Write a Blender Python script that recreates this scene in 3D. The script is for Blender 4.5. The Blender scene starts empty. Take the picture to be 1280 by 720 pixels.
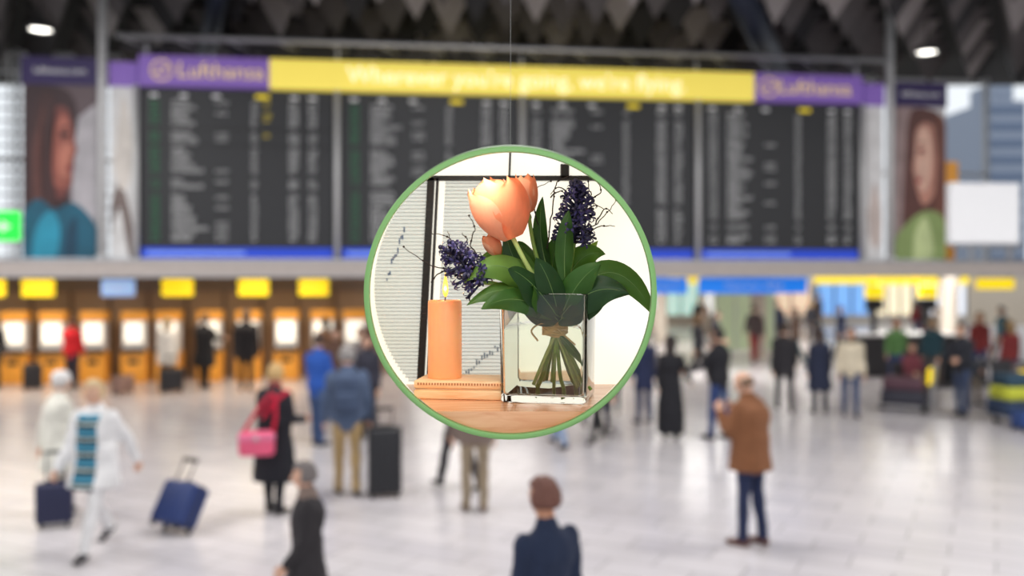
import bpy, bmesh, math, random
from math import sin, cos, pi, radians, sqrt, exp
from mathutils import Vector, Matrix, noise
from mathutils.bvhtree import BVHTree
random.seed(7)
V = Vector
sc = bpy.context.scene
COL = sc.collection

# ------------------------------------------------------------------ materials
def lin(c):
    r = []
    for x in c[:3]:
        x = x / 255.0
        r.append(x / 12.92 if x <= 0.04045 else ((x + 0.055) / 1.055) ** 2.4)
    return (r[0], r[1], r[2], 1.0)

_mats = {}
def mat(name, c, rough=0.6, metal=0.0, emit=0.0, var=0.12, scale=8.0, bump=0.0, bscale=30.0, ecol=None, spec=None, sss=0.0, coat=0.0):
    if name in _mats:
        return _mats[name]
    m = bpy.data.materials.new(name)
    m.use_nodes = True
    nt = m.node_tree
    b = nt.nodes["Principled BSDF"]
    tc = nt.nodes.new("ShaderNodeTexCoord")
    n = nt.nodes.new("ShaderNodeTexNoise")
    n.inputs["Scale"].default_value = scale
    n.inputs["Detail"].default_value = 3
    nt.links.new(tc.outputs["Object"], n.inputs["Vector"])
    mx = nt.nodes.new("ShaderNodeMix")
    mx.data_type = 'RGBA'
    L = lin(c)
    mx.inputs[6].default_value = tuple(x * (1 - var) for x in L[:3]) + (1,)
    mx.inputs[7].default_value = tuple(min(1, x * (1 + var)) for x in L[:3]) + (1,)
    nt.links.new(n.outputs["Fac"], mx.inputs[0])
    nt.links.new(mx.outputs[2], b.inputs["Base Color"])
    b.inputs["Roughness"].default_value = rough
    b.inputs["Metallic"].default_value = metal
    if spec is not None:
        b.inputs["Specular IOR Level"].default_value = spec
    if coat:
        b.inputs["Coat Weight"].default_value = coat
    if sss:
        b.inputs["Subsurface Weight"].default_value = sss
        b.inputs["Subsurface Radius"].default_value = (0.02, 0.008, 0.004)
        b.inputs["Subsurface Scale"].default_value = 0.5
    if emit:
        b.inputs["Emission Color"].default_value = lin(ecol or c)
        b.inputs["Emission Strength"].default_value = emit
    if bump:
        n2 = nt.nodes.new("ShaderNodeTexNoise")
        n2.inputs["Scale"].default_value = bscale
        nt.links.new(tc.outputs["Object"], n2.inputs["Vector"])
        bp = nt.nodes.new("ShaderNodeBump")
        bp.inputs["Strength"].default_value = bump
        bp.inputs["Distance"].default_value = 0.02
        nt.links.new(n2.outputs["Fac"], bp.inputs["Height"])
        nt.links.new(bp.outputs["Normal"], b.inputs["Normal"])
    _mats[name] = m
    return m

def cloth(c, name=None):
    return mat(name or "cloth_%d_%d_%d" % tuple(c), c, rough=0.9, var=0.32, scale=7, bump=0.8, bscale=9)

def translucent_mat(name, c, tcol, mixf=0.4, rough=0.45, scale=40, var=0.25, stretch=None, spec=.5):
    m = bpy.data.materials.new(name); m.use_nodes = True
    nt = m.node_tree; b = nt.nodes["Principled BSDF"]; out = nt.nodes["Material Output"]
    tc = nt.nodes.new("ShaderNodeTexCoord"); n = nt.nodes.new("ShaderNodeTexNoise")
    n.inputs["Scale"].default_value = scale
    mp = nt.nodes.new("ShaderNodeMapping")
    if stretch: mp.inputs["Scale"].default_value = stretch
    nt.links.new(tc.outputs["Object"], mp.inputs["Vector"]); nt.links.new(mp.outputs["Vector"], n.inputs["Vector"])
    mx = nt.nodes.new("ShaderNodeMix"); mx.data_type = 'RGBA'
    L = lin(c)
    mx.inputs[6].default_value = tuple(x * (1 - var) for x in L[:3]) + (1,)
    mx.inputs[7].default_value = tuple(min(1, x * (1 + var)) for x in L[:3]) + (1,)
    nt.links.new(n.outputs["Fac"], mx.inputs[0]); nt.links.new(mx.outputs[2], b.inputs["Base Color"])
    b.inputs["Roughness"].default_value = rough
    b.inputs["Specular IOR Level"].default_value = spec
    t = nt.nodes.new("ShaderNodeBsdfTranslucent"); t.inputs["Color"].default_value = lin(tcol)
    ms = nt.nodes.new("ShaderNodeMixShader"); ms.inputs[0].default_value = mixf
    nt.links.new(b.outputs[0], ms.inputs[1]); nt.links.new(t.outputs[0], ms.inputs[2])
    nt.links.new(ms.outputs[0], out.inputs[0])
    return m

# ------------------------------------------------------------------ mesh builder
class MB:
    def __init__(s):
        s.v = []; s.f = []; s.m = []; s.mats = []; s.sm = []
    def mi(s, mt):
        if mt not in s.mats: s.mats.append(mt)
        return s.mats.index(mt)
    def add(s, verts, faces, mt, smooth=False, M=None):
        o = len(s.v); k = s.mi(mt)
        for p in verts:
            p = V(p)
            s.v.append(M @ p if M is not None else p)
        for f in faces:
            s.f.append([i + o for i in f]); s.m.append(k); s.sm.append(smooth)
    def box(s, x0, x1, y0, y1, z0, z1, mt, M=None):
        vs = [(x0,y0,z0),(x1,y0,z0),(x1,y1,z0),(x0,y1,z0),(x0,y0,z1),(x1,y0,z1),(x1,y1,z1),(x0,y1,z1)]
        fs = [(0,3,2,1),(4,5,6,7),(0,1,5,4),(1,2,6,5),(2,3,7,6),(3,0,4,7)]
        s.add(vs, fs, mt, False, M)
    def rbox(s, x0, x1, y0, y1, z0, z1, mt, r=0.02, seg=3, M=None):
        bm = bmesh.new(); bmesh.ops.create_cube(bm, size=1)
        for v in bm.verts:
            v.co = V(((x0+x1)/2 + v.co.x*(x1-x0), (y0+y1)/2 + v.co.y*(y1-y0), (z0+z1)/2 + v.co.z*(z1-z0)))
        bmesh.ops.bevel(bm, geom=list(bm.edges), offset=r, segments=seg, affect='EDGES', profile=0.5)
        bm.verts.index_update()
        s.add([v.co.copy() for v in bm.verts], [[v.index for v in f.verts] for f in bm.faces], mt, True, M)
        bm.free()
    def loft(s, rings, mt, caps=True, smooth=True, closed=True, M=None):
        n = len(rings[0]); vs = [p for r in rings for p in r]; fs = []
        for i in range(len(rings)-1):
            for j in range(n if closed else n-1):
                a = i*n+j; b = i*n+(j+1) % n
                fs.append((a, b, b+n, a+n))
        if caps and closed:
            fs.append(list(range(n))[::-1]); fs.append([len(vs)-n+k for k in range(n)])
        s.add(vs, fs, mt, smooth, M)
    def tube(s, pts, r, mt, n=8, rounded=False, ref=None, M=None, caps=True):
        pts = [V(p) for p in pts]
        if not isinstance(r, (list, tuple)): r = [r]*len(pts)
        r = [(q, q) if not isinstance(q, (tuple, list)) else q for q in r]
        T = []
        for i in range(len(pts)):
            a = pts[max(0, i-1)]; b = pts[min(len(pts)-1, i+1)]
            t = (b-a); T.append(t.normalized() if t.length > 1e-9 else V((0,0,1)))
        if rounded:
            for end in (0, -1):
                p = pts[end]; t = T[end]*(-1 if end == 0 else 1); q = r[end]; mm = min(q)
                ex = []
                for ang in (40, 75):
                    ex.append((p + t*mm*sin(radians(ang)), (q[0]*cos(radians(ang)), q[1]*cos(radians(ang)))))
                tt = T[end]
                for (pp, rr) in ex:
                    if end == 0: pts.insert(0, pp); r.insert(0, rr); T.insert(0, tt)
                    else: pts.append(pp); r.append(rr); T.append(tt)
        t0 = T[0]
        if ref is None:
            ref = min((V((1,0,0)), V((0,1,0)), V((0,0,1))), key=lambda a: abs(a.dot(t0)))
        side = V(ref); rings = []
        for p, q, t in zip(pts, r, T):
            s2 = side - t*side.dot(t)
            if s2.length < 1e-6: s2 = t.orthogonal()
            side = s2.normalized(); up = t.cross(side)
            rings.append([p + side*q[0]*cos(2*pi*k/n) + up*q[1]*sin(2*pi*k/n) for k in range(n)])
        s.loft(rings, mt, caps=caps, M=M)
    def ell(s, c, r, mt, nu=12, nv=8, M=None):
        c = V(c)
        if not isinstance(r, (tuple, list)): r = (r, r, r)
        vs = [c+V((0,0,r[2]))]; fs = []
        for i in range(1, nv):
            th = pi*i/nv
            for j in range(nu):
                ph = 2*pi*j/nu
                vs.append(c+V((r[0]*sin(th)*cos(ph), r[1]*sin(th)*sin(ph), r[2]*cos(th))))
        vs.append(c-V((0,0,r[2])))
        for j in range(nu): fs.append((0, 1+j, 1+(j+1) % nu))
        for i in range(nv-2):
            for j in range(nu):
                a = 1+i*nu+j; b = 1+i*nu+(j+1) % nu
                fs.append((a, a+nu, b+nu, b))
        l = len(vs)-1
        for j in range(nu): fs.append((l, 1+(nv-2)*nu+(j+1) % nu, 1+(nv-2)*nu+j))
        s.add(vs, fs, mt, True, M)
    def lathe(s, prof, mt, c=(0,0,0), n=32, axis='Z', caps=False, M=None):
        c = V(c); rings = []
        for (r, h) in prof:
            ring = []
            for k in range(n):
                a = 2*pi*k/n
                if axis == 'Z': ring.append(c+V((r*cos(a), r*sin(a), h)))
                elif axis == 'Y': ring.append(c+V((r*cos(a), h, r*sin(a))))
                else: ring.append(c+V((h, r*cos(a), r*sin(a))))
            rings.append(ring)
        s.loft(rings, mt, caps=caps, M=M)
    def poly(s, pts, mt, M=None):
        s.add(pts, [list(range(len(pts)))], mt, False, M)
    def mesh(s, name):
        me = bpy.data.meshes.new(name)
        me.from_pydata([tuple(p) for p in s.v], [], s.f)
        for mt in s.mats: me.materials.append(mt)
        me.polygons.foreach_set("material_index", s.m)
        me.polygons.foreach_set("use_smooth", s.sm)
        me.update(); return me
    def obj(s, name, parent=None, loc=(0,0,0), rot=(0,0,0), fix=False):
        me = s.mesh(name)
        if fix:
            bm = bmesh.new(); bm.from_mesh(me); bmesh.ops.recalc_face_normals(bm, faces=bm.faces); bm.to_mesh(me); bm.free()
        ob = bpy.data.objects.new(name, me); COL.objects.link(ob)
        ob.location = loc; ob.rotation_euler = rot
        if parent: ob.parent = parent
        return ob

def empty(name, loc=(0,0,0), rot=(0,0,0)):
    e = bpy.data.objects.new(name, None); COL.objects.link(e); e.location = loc; e.rotation_euler = rot
    e.empty_display_size = 0.2
    return e

def catmull(pts, n=6):
    pts = [V(p) for p in pts]; out = []
    P = [pts[0]*2-pts[1]] + pts + [pts[-1]*2-pts[-2]]
    for i in range(1, len(P)-2):
        for k in range(n):
            t = k/n
            a, b, c, d = P[i-1], P[i], P[i+1], P[i+2]
            out.append(0.5*((2*b)+(c-a)*t+(2*a-5*b+4*c-d)*t*t+(3*b-a-3*c+d)*t**3))
    out.append(pts[-1]); return out

def text(body, size, loc, mt, parent, name, align='LEFT', rot=(pi/2,0,0), ext=0.004, space=1.0, xs=1.0):
    cu = bpy.data.curves.new(name, 'FONT'); cu.body = body; cu.size = size; cu.extrude = ext
    cu.align_x = align; cu.align_y = 'CENTER'; cu.space_line = space; cu.resolution_u = 2
    cu.materials.append(mt)
    ob = bpy.data.objects.new(name, cu); COL.objects.link(ob); ob.location = loc; ob.rotation_euler = rot
    ob.scale = (xs, 1, 1)
    ob.parent = parent; return ob

# ------------------------------------------------------------------ shared materials
M_white = mat("white_paint", (232,232,232), 0.5)
M_steel = mat("brushed_steel", (185,185,188), 0.35, 0.7)
M_lsteel = mat("light_steel", (205,205,205), 0.45, 0.2)
M_black = mat("black_plastic", (22,22,25), 0.45)
M_dgrey = mat("dark_grey", (60,60,64), 0.6)
M_purple = mat("banner_purple", (122,90,170), 0.5, emit=0.3)
M_dpurple = mat("header_deep_purple", (42,24,84), 0.5)
M_yellow = mat("banner_yellow", (244,222,96), 0.5, emit=0.45, var=0.04)
M_boardbk = mat("board_black", (38,39,42), 0.5)
M_blue = mat("sign_blue", (30,66,190), 0.5, emit=0.4)
M_blue2 = mat("sign_bright_blue", (25,120,225), 0.5, emit=0.7)
M_ysign = mat("sign_yellow", (255,222,20), 0.5, emit=0.8, var=0.03)
M_txtw = mat("text_white", (205,205,205), 0.6, emit=0.2)
M_txtg = mat("text_green", (50,140,90), 0.6, emit=0.2)
M_txty = mat("text_yellow", (225,200,40), 0.6, emit=0.4)
M_orange = mat("machine_orange", (232,160,58), 0.4, emit=0.12)
M_screen = mat("machine_screen", (250,246,232), 0.3, emit=0.9, var=0.05)
M_warmwall = mat("warm_wall", (160,134,108), 0.7)
M_beige = mat("beige_panel", (190,180,168), 0.6)
M_exit = mat("exit_green", (25,225,60), 0.5, emit=0.9, var=0.05)

ANG = math.atan2(0.1315, 0.9913)
FRL = (-7.03, 17.2, 0.0); FRR = (0, 0, ANG)
def fr(s, t, z=0.0):
    return V((-7.03 + .9913*s - .1315*t, 17.2 + .1315*s + .9913*t, z))

# ------------------------------------------------------------------ room shell
def tile_floor():
    m = bpy.data.materials.new("polished_tile_floor"); m.use_nodes = True
    nt = m.node_tree; b = nt.nodes["Principled BSDF"]
    tc = nt.nodes.new("ShaderNodeTexCoord"); mp = nt.nodes.new("ShaderNodeMapping")
    mp.inputs["Rotation"].default_value = (0, 0, radians(28))
    br = nt.nodes.new("ShaderNodeTexBrick"); br.offset = 0.5
    br.inputs["Scale"].default_value = 1.0; br.inputs["Brick Width"].default_value = 0.8; br.inputs["Row Height"].default_value = 0.4
    br.inputs["Mortar Size"].default_value = 0.008
    br.inputs["Color1"].default_value = lin((214,210,212)); br.inputs["Color2"].default_value = lin((200,196,200)); br.inputs["Mortar"].default_value = lin((158,153,154))
    nt.links.new(tc.outputs["Object"], mp.inputs["Vector"]); nt.links.new(mp.outputs["Vector"], br.inputs["Vector"])
    nt.links.new(br.outputs["Color"], b.inputs["Base Color"])
    n = nt.nodes.new("ShaderNodeTexNoise"); n.inputs["Scale"].default_value = 3
    mr = nt.nodes.new("ShaderNodeMapRange"); mr.inputs[3].default_value = 0.16; mr.inputs[4].default_value = 0.34
    nt.links.new(n.outputs["Fac"], mr.inputs[0]); nt.links.new(mr.outputs[0], b.inputs["Roughness"])
    return m
b = MB(); b.box(-26, 30, -10, 50, -0.2, 0, tile_floor()); b.obj("floor")

M_ceil = mat("ceiling_dark", (34,32,34), 0.8)
PYR = [mat("ceiling_pyramid_shaded", (52,50,52), 0.5, 0.3), mat("ceiling_pyramid_metal", (98,92,92), 0.5, 0.3), mat("ceiling_pyramid_lit", (162,154,152), 0.5, 0.3)]  # light variation painted into the baffles as darker and lighter metals
b = MB(); b.box(-26, 30, -10, 30, 8.85, 9.0, M_ceil); b.obj("ceiling")
b = MB(); random.seed(3)
pt = 1.25
j = 0
y = 6.0
while y < 26.0:
    x = -22 + (0.5*pt if j % 2 else 0)
    while x < 24:
        zt = 8.80; zb = 7.95 + random.uniform(-.08, .08)
        A = V((x-.5, y-.45, zt)); B = V((x+.5, y-.45, zt)); C = V((x, y+.45, zt)); D0 = V((x, y-.12, zb))
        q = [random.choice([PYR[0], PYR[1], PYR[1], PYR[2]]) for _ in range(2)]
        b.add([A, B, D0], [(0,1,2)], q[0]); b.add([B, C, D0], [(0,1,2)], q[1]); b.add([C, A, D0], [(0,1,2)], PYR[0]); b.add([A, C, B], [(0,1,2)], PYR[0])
        x += pt
    y += 1.1; j += 1
b.obj("ceiling_pyramid_baffle")

M_duct = mat("duct_blue_grey", (34,42,62), 0.5, 0.3)
b = MB()
b.tube([(3.9, 16.4, 8.2), (6.9, 23.5, 7.75)], [(.5, .3), (.5, .3)], M_duct, n=4)
b.obj("trim_1", fix=True)
b = MB()
b.tube([(-5.2, 16.4, 8.2), (-8.0, 23.5, 7.7)], [(.3, .2), (.3, .2)], M_duct, n=4)
b.obj("trim_2", fix=True)

M_lamp = mat("lamp_glow", (255,250,240), 0.4, emit=6.0)
for (x, y) in [(-10.1, 19.5), (9.8, 21.5), (-2.5, 14.0), (6.0, 13.0)]:
    b = MB(); b.lathe([(0.0, 7.9), (.22, 7.9), (.24, 7.93)], M_lamp, (x, y, 0), 20)
    b.lathe([(.24, 7.87), (.27, 7.9), (.27, 8.0), (.02, 8.05)], M_dgrey, (x, y, 0), 20)
    b.tube([(x, y, 8.02), (x, y, 8.85)], .02, M_dgrey)
    b.obj("ceiling_downlight")

# mezzanine slab / beam in board frame
M_beam = mat("beam_beige", (186,176,170), 0.55)
b = MB()
b.box(-14, 24, .3, 27, 2.64, 2.90, M_beige)
b.obj("mezzanine_slab", loc=FRL, rot=FRR)
b = MB()
b.box(-14, 24, -.15, .29, 2.62, 2.92, M_beam)
b.box(-14, 24, -.18, .0, 2.90, 2.95, M_steel)
b.box(-14, 24, -.18, .0, 2.60, 2.63, M_steel)
b.obj("mezzanine_beam", loc=FRL, rot=FRR)

# facade windows of upper level
M_frame = mat("window_frame_grey", (200,202,206), 0.5, 0.1)
M_slat = mat("facade_slat_white", (244,246,250), 0.6)
b = MB()
for s in [x*1.9-13 for x in range(20)]:
    b.box(s, s+.08, 8.2, 8.4, 2.90, 8.74, M_frame)
for z in (2.92, 5.7, 8.6):
    b.box(-13, 23.2, 8.22, 8.38, z, z+.08, M_frame)
b.obj("window_1", loc=FRL, rot=FRR)
b = MB()
for k in range(16):
    b.box(-9, -1.5, 8.0, 8.03, 3.1+k*.33, 3.15+k*.33, M_slat)
for s in (-9, -5.5, -1.6): b.box(s, s+.04, 8.03, 8.1, 2.90, 8.6, M_slat)
b.obj("window_blind", loc=FRL, rot=FRR)

# outside tower
b = MB(); M_tw = mat("tower_cladding", (136,146,164), 0.6); M_tg = mat("tower_glass", (92,108,134), 0.5)
b.box(31.4, 33.9, 60, 66, 0, 14.0, M_tw); b.box(32.2, 33.6, 61, 64, 14.0, 15.4, M_tw)
for k in range(12):
    b.box(31.5, 33.8, 59.95, 60.0, 1+k*1.1, 1.55+k*1.1, M_tg)
b.obj("office_building")
b = MB(); b.box(-80, 90, 51, 120, -.4, -.2, mat("asphalt", (130,130,130), .9)); b.obj("ground_outside")

# lower hall walls
b = MB(); b.box(-26, 30, 47, 47.3, 0, 2.9, mat("far_wall_cream", (214,200,180), .7)); b.obj("wall_back")
b = MB(); b.box(-26.2, -26, -10, 47, 0, 2.9, mat("side_wall", (190,186,182), .7)); b.box(-26.2, -26, -10, 24, 2.9, 9, _mats["side_wall"]); b.obj("wall_left")
b = MB(); b.box(30, 30.2, -10, 47, 0, 2.9, _mats["side_wall"]); b.box(30, 30.2, -10, 20, 2.9, 9, _mats["side_wall"]); b.obj("wall_right")
# machine wall
b = MB(); b.box(-12, 5.0, 6.6, 6.8, 0, 2.63, M_warmwall)
for k in range(18):
    b.box(-12+k*.95, -11.93+k*.95, 6.54, 6.6, 0, 2.63, mat("wall_rib", (106,84,66), .6))
b.box(-12, 5.0, 6.5, 6.6, 2.2, 2.6, mat("wall_fascia", (120,104,92), .6))
b.obj("wall_kiosk", loc=FRL, rot=FRR)

# shopfronts on the far wall
random.seed(5)
x = -3
cols = [(255,236,200), (235,240,250), (255,205,130), (190,225,215), (250,250,245), (230,200,170), (120,170,230)]
for k in range(9):
    w = random.uniform(2.2, 3.6); c = cols[k % 7]
    b = MB()
    mg = mat("shop_glow_%d" % k, c, .5, emit=.75, var=.25, scale=3)
    b.box(x, x+w-.3, 46.7, 46.98, .5, 2.1, mg)
    b.box(x-.1, x+w-.2, 46.6, 46.98, 2.1, 2.55, random.choice([M_blue2, M_ysign, M_dgrey, M_white]))
    for q in range(4): b.box(x+q*(w-.3)/3-.03, x+q*(w-.3)/3+.03, 46.6, 46.75, 0, 2.1, M_dgrey)
    b.box(x-.1, x+w-.2, 46.5, 46.98, 0, .5, M_beige)
    b.obj("shop_front"); x += w
# columns
for (s, t) in [(11.2, 6.0), (16.2, 9.5), (7.6, 9.0), (20.4, 6.0), (15.0, 16.0), (11.0, 18.0)]:
    b = MB(); b.lathe([(.3, 0), (.3, .12), (.24, .14), (.24, 2.45), (.32, 2.55), (.32, 2.64)], M_beige, fr(s, t), 24)
    b.obj("column")

# ------------------------------------------------------------------ flight board
brd = empty("flight_information_board", FRL, FRR)
b = MB()
b.box(-.1, 14.55, .06, .35, 2.96, 6.25, M_dgrey)
for (s0, s1) in [(.03, 3.58), (3.76, 7.24), (7.34, 10.82), (11.0, 14.4)]:
    b.box(s0, s1, -.02, .06, 3.18, 6.17, M_boardbk)
    b.box(s0, s1, -.03, .05, 2.96, 3.16, M_blue)
    for z in (5.42, 5.10):
        if s0 < 1: b.box(s0, s1, -.04, -.02, z-.03, z+.03, M_black)
b.obj("display_panels", brd)
b = MB()
b.box(0, 2.40, -.12, .3, 6.21, 6.78, M_purple)
b.box(2.40, 12.09, -.12, .3, 6.21, 6.78, M_yellow)
b.box(12.09, 14.45, -.12, .3, 6.21, 6.78, M_purple)
b.obj("banner", brd)
b = MB()
for s in (-.05, 3.67, 7.29, 10.91, 14.46):
    b.tube([(s, -.08, 2.96), (s, -.08, 6.21)], .055, M_lsteel, 10)
b.obj("frame_posts", brd)
M_ban = mat("banner_text", (255,246,205), .5, emit=.7)
M_banp = mat("banner_logo_text", (228,200,140), .5, emit=.4)
text("Wherever you're going, we're flying.", .46, (7.25, -.13, 6.50), M_ban, brd, "banner_slogan", 'CENTER')
text("Lufthansa", .42, (1.5, -.13, 6.50), M_banp, brd, "banner_word", 'CENTER')
text("Lufthansa", .42, (13.4, -.13, 6.50), M_banp, brd, "banner_word", 'CENTER')
for s in (.42, 12.4):
    b = MB()
    b.lathe([(.17, -.13), (.17, -.145), (.2, -.145), (.2, -.13)], M_banp, (s, 0, 6.5), 28, 'Y')
    b.tube([(s-.12, -.14, 6.42), (s, -.14, 6.5), (s+.14, -.14, 6.58)], [.015, .03, .01], M_banp)
    b.obj("banner_roundel", brd)
random.seed(11)
cities = ["LONDON", "PARIS CDG", "MADRID", "NEW YORK JFK", "HAMBURG", "BERLIN", "WIEN", "ZURICH", "MOSKAU", "LISSABON", "ROM", "SINGAPUR", "DUBAI", "OSLO", "STOCKHOLM", "TOKIO NARITA", "BREMEN", "WARSCHAU", "PRAG", "ATHEN", "CHICAGO", "DENVER"]
for pi_, s0 in enumerate((.03, 3.76, 7.34, 11.0)):
    rows = 27
    def colm(fn, s, mt, nm, size=.088):
        text("\n".join(fn(i) for i in range(rows)), size, (s0+s, -.03, 4.62), mt, brd, nm, space=1.03*.1/size*.97)
    skip = set(random.sample(range(rows), 2))
    g = lambda f: (lambda i: "" if i in skip else f(i))
    colm(g(lambda i: "%02d:%02d" % (6+i//3, random.randrange(0, 60, 5))), .16, M_txtg if pi_ < 2 else M_txtw, "time_column", .075)
    colm(g(lambda i: random.choice(cities)), .55, M_txtw, "destination_column", .096)
    colm(g(lambda i: random.choice(["via MUC", "", "", "", "", "via DUS"])), 1.35, M_txtw, "via_column", .07)
    colm(g(lambda i: "%s" % (random.choice(["LH", "UA", "AC", "SK", "OS"]))), 2.02, M_txtw, "airline_column", .085)
    colm(g(lambda i: "%d" % (random.randrange(100, 9999))), 2.72, M_txtw, "flight_column", .09)
    colm(g(lambda i: "%s%d" % (random.choice("ABC"), random.randrange(1, 60))), 3.1, M_txtw, "gate_column", .09)
    colm(lambda i: random.choice(["gate", "delay"]) if (i < 9 and pi_ == 0 and i % 3 != 1) else "", 2.25, M_txty, "status_column", .07)
    b = MB()
    b.box(s0+2.1, s0+2.35, -.03, -.02, 6.02, 6.10, M_txty)
    for q in (.16, .7, 1.3, 2.75, 3.1): b.box(s0+q, s0+q+.14, -.03, -.02, 6.02, 6.08, M_txtw)
    b.box(s0+.1, s0+1.9, -.04, -.03, 3.04, 3.09, mat("strip_text_blue", (130,160,240), .5, emit=.4))
    b.obj("column_headings", brd)

# truss over the board
b = MB()
b.tube([(-.4, -.1, 7.13), (15.0, -.1, 7.13)], .055, M_steel, 10)
b.tube([(-.4, .15, 6.98), (15.0, .15, 6.98)], .04, M_dgrey, 10)
for k in range(16):
    b.tube([(-.4+k*.96, -.1, 7.13), (.08+k*.96, .15, 6.98)], .018, M_steel, 6)
for s in (0.1, 3.67, 7.29, 10.91, 14.4):
    b.tube([(s, .05, 6.79), (s, .05, 7.1)], .035, M_steel, 8)
b.obj("steel_truss", loc=FRL, rot=FRR)
for s in (-.66, 15.1):
    b = MB(); b.tube([(s, -.05, 2.95), (s, -.05, 8.85)], .085, M_lsteel, 14)
    b.lathe([(.085, 2.95), (.12, 2.95), (.12, 3.0), (.085, 3.02)], M_lsteel, (s, -.05, 0), 16)
    b.obj("steel_pole", loc=FRL, rot=FRR)

# posters
def poster(name, s0, s1, shapes, head=True, bg=(190,180,175)):
    b = MB(); b.box(s0, s1, .02, .12, 2.96, 6.2, mat(name+"_ground", bg, .5, var=.2, scale=1.5))
    if head: b.box(s0-.03, s1+.03, 0, .14, 6.2, 6.72, M_dpurple)
    else: b.box(s0-.03, s1+.03, 0, .14, 6.2, 6.66, M_purple)
    w = s1-s0; h = 3.24
    for k, (c, pts, sm) in enumerate(shapes):
        P = [V((s0+u*w, .018-.002*k, 2.96+v*h)) for u, v in pts]
        if sm:
            PP = P+[P[0]]; P = catmull(PP, 5)[:-1]
            for q in P:
                q.x = min(max(q.x, s0), s1); q.z = min(max(q.z, 2.96), 6.2)
        bm = bmesh.new(); vs = [bm.verts.new(q) for q in P]; f = bm.faces.new(vs)
        bmesh.ops.triangulate(bm, faces=[f]); bm.verts.index_update()
        b.add([v.co.copy() for v in bm.verts], [[v.index for v in f.verts] for f in bm.faces], mat("print_%d_%d_%d" % c, c, .5, var=.4, scale=2.5)); bm.free()
    o = b.obj("advertising_poster", loc=FRL, rot=FRR)
    return o
p1 = poster("portrait_a", -2.09, -.78, [
    ((172,168,172), [(.62,0),(1,0),(1,.9),(.7,.8)], False),
    ((52,30,34), [(.0,.12),(.0,.6),(.02,.98),(.3,1.0),(.62,.96),(.74,.8),(.6,.45),(.62,.2),(.4,.05)], True),
    ((112,58,52), [(.34,.42),(.3,.68),(.38,.84),(.5,.88),(.62,.85),(.67,.76),(.70,.68),(.73,.62),(.68,.58),(.69,.53),(.66,.50),(.67,.45),(.62,.40),(.5,.34)], True),
    ((150,84,70), [(.42,.42),(.40,.6),(.44,.76),(.54,.84),(.64,.78),(.68,.68),(.71,.62),(.66,.58),(.66,.47),(.56,.40)], True),
    ((186,116,96), [(.50,.48),(.48,.58),(.54,.66),(.62,.66),(.67,.63),(.63,.57),(.62,.50),(.56,.46)], True),
    ((168,98,82), [(.48,.75),(.50,.81),(.58,.81),(.62,.77),(.54,.74)], True),
    ((60,28,28), [(.50,.690),(.62,.70),(.65,.72),(.50,.730)], False),
    ((58,30,30), [(.48,.745),(.6,.765),(.64,.76),(.6,.75)], False),
    ((134,48,50), [(.58,.5),(.67,.51),(.67,.53),(.6,.54)], False),
    ((62,34,34), [(.05,.25),(.08,.7),(.26,.96),(.44,.9),(.36,.7),(.38,.5),(.46,.32),(.36,.15)], True),
    ((92,54,48), [(.16,.3),(.14,.6),(.26,.86),(.3,.84),(.22,.6),(.26,.32)], True),
    ((18,88,112), [(0,0),(0,.24),(.2,.34),(.45,.28),(.7,.32),(1,.18),(1,0)], True),
    ((36,142,170), [(.14,0),(.16,.15),(.34,.27),(.5,.2),(.44,0)], True),
    ((10,60,84), [(.55,0),(.6,.16),(.72,.24),(.74,.1),(.7,0)], True)], bg=(96,80,84))
text("lufthansa.com", .17, (-1.43, -.01, 6.46), M_txtw, p1, "poster_header_text", 'CENTER')
poster("window_a", -.53, -.1, [
    ((235,232,228), [(0,0),(1,0),(1,1),(0,1)], False),
    ((120,105,100), [(0,.12),(.35,.3),(.75,.02),(1,0),(1,.12),(.45,.45),(0,.3)], True),
    ((215,208,200), [(.1,.55),(.5,.95),(.9,.7),(.8,.45),(.4,.4)], True)], head=False)
p2 = poster("portrait_b", 15.24, 16.4, [
    ((150,128,126), [(0,0),(.5,0),(.4,1),(0,1)], False),
    ((92,54,48), [(.15,.2),(.2,.6),(.3,.95),(.65,.99),(.95,.9),(1,.5),(1,.2),(.6,.25)], True),
    ((190,134,116), [(.42,.48),(.36,.6),(.40,.70),(.42,.84),(.6,.9),(.82,.84),(.86,.6),(.76,.42),(.56,.36)], True),
    ((226,180,160), [(.46,.50),(.42,.62),(.46,.82),(.6,.87),(.72,.76),(.70,.56),(.58,.44)], True),
    ((200,140,122), [(.46,.68),(.48,.74),(.58,.74),(.60,.69),(.54,.67)], True),
    ((90,52,46), [(.46,.695),(.58,.705),(.58,.722),(.46,.722)], False),
    ((94,56,48), [(.45,.76),(.58,.775),(.60,.765),(.46,.75)], False),
    ((178,84,80), [(.42,.5),(.54,.51),(.54,.54),(.43,.53)], False),
    ((112,66,54), [(.74,.3),(.83,.6),(.78,.9),(1,.88),(1,.3)], True),
    ((140,160,98), [(0,0),(.02,.14),(.3,.26),(.6,.32),(.9,.3),(1,.2),(1,0)], True),
    ((194,208,150), [(.35,0),(.4,.18),(.6,.28),(.75,.1),(.7,0)], True)], bg=(206,202,202))
text("lufthansa.com", .16, (15.82, -.01, 6.46), M_txtw, p2, "poster_header_text", 'CENTER')
poster("window_b", 14.6, 14.98, [
    ((235,230,228), [(0,0),(1,0),(1,1),(0,1)], False),
    ((200,185,178), [(.1,.3),(.5,.5),(.9,.3),(.8,.1),(.3,.1)], True)], head=False)

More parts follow.
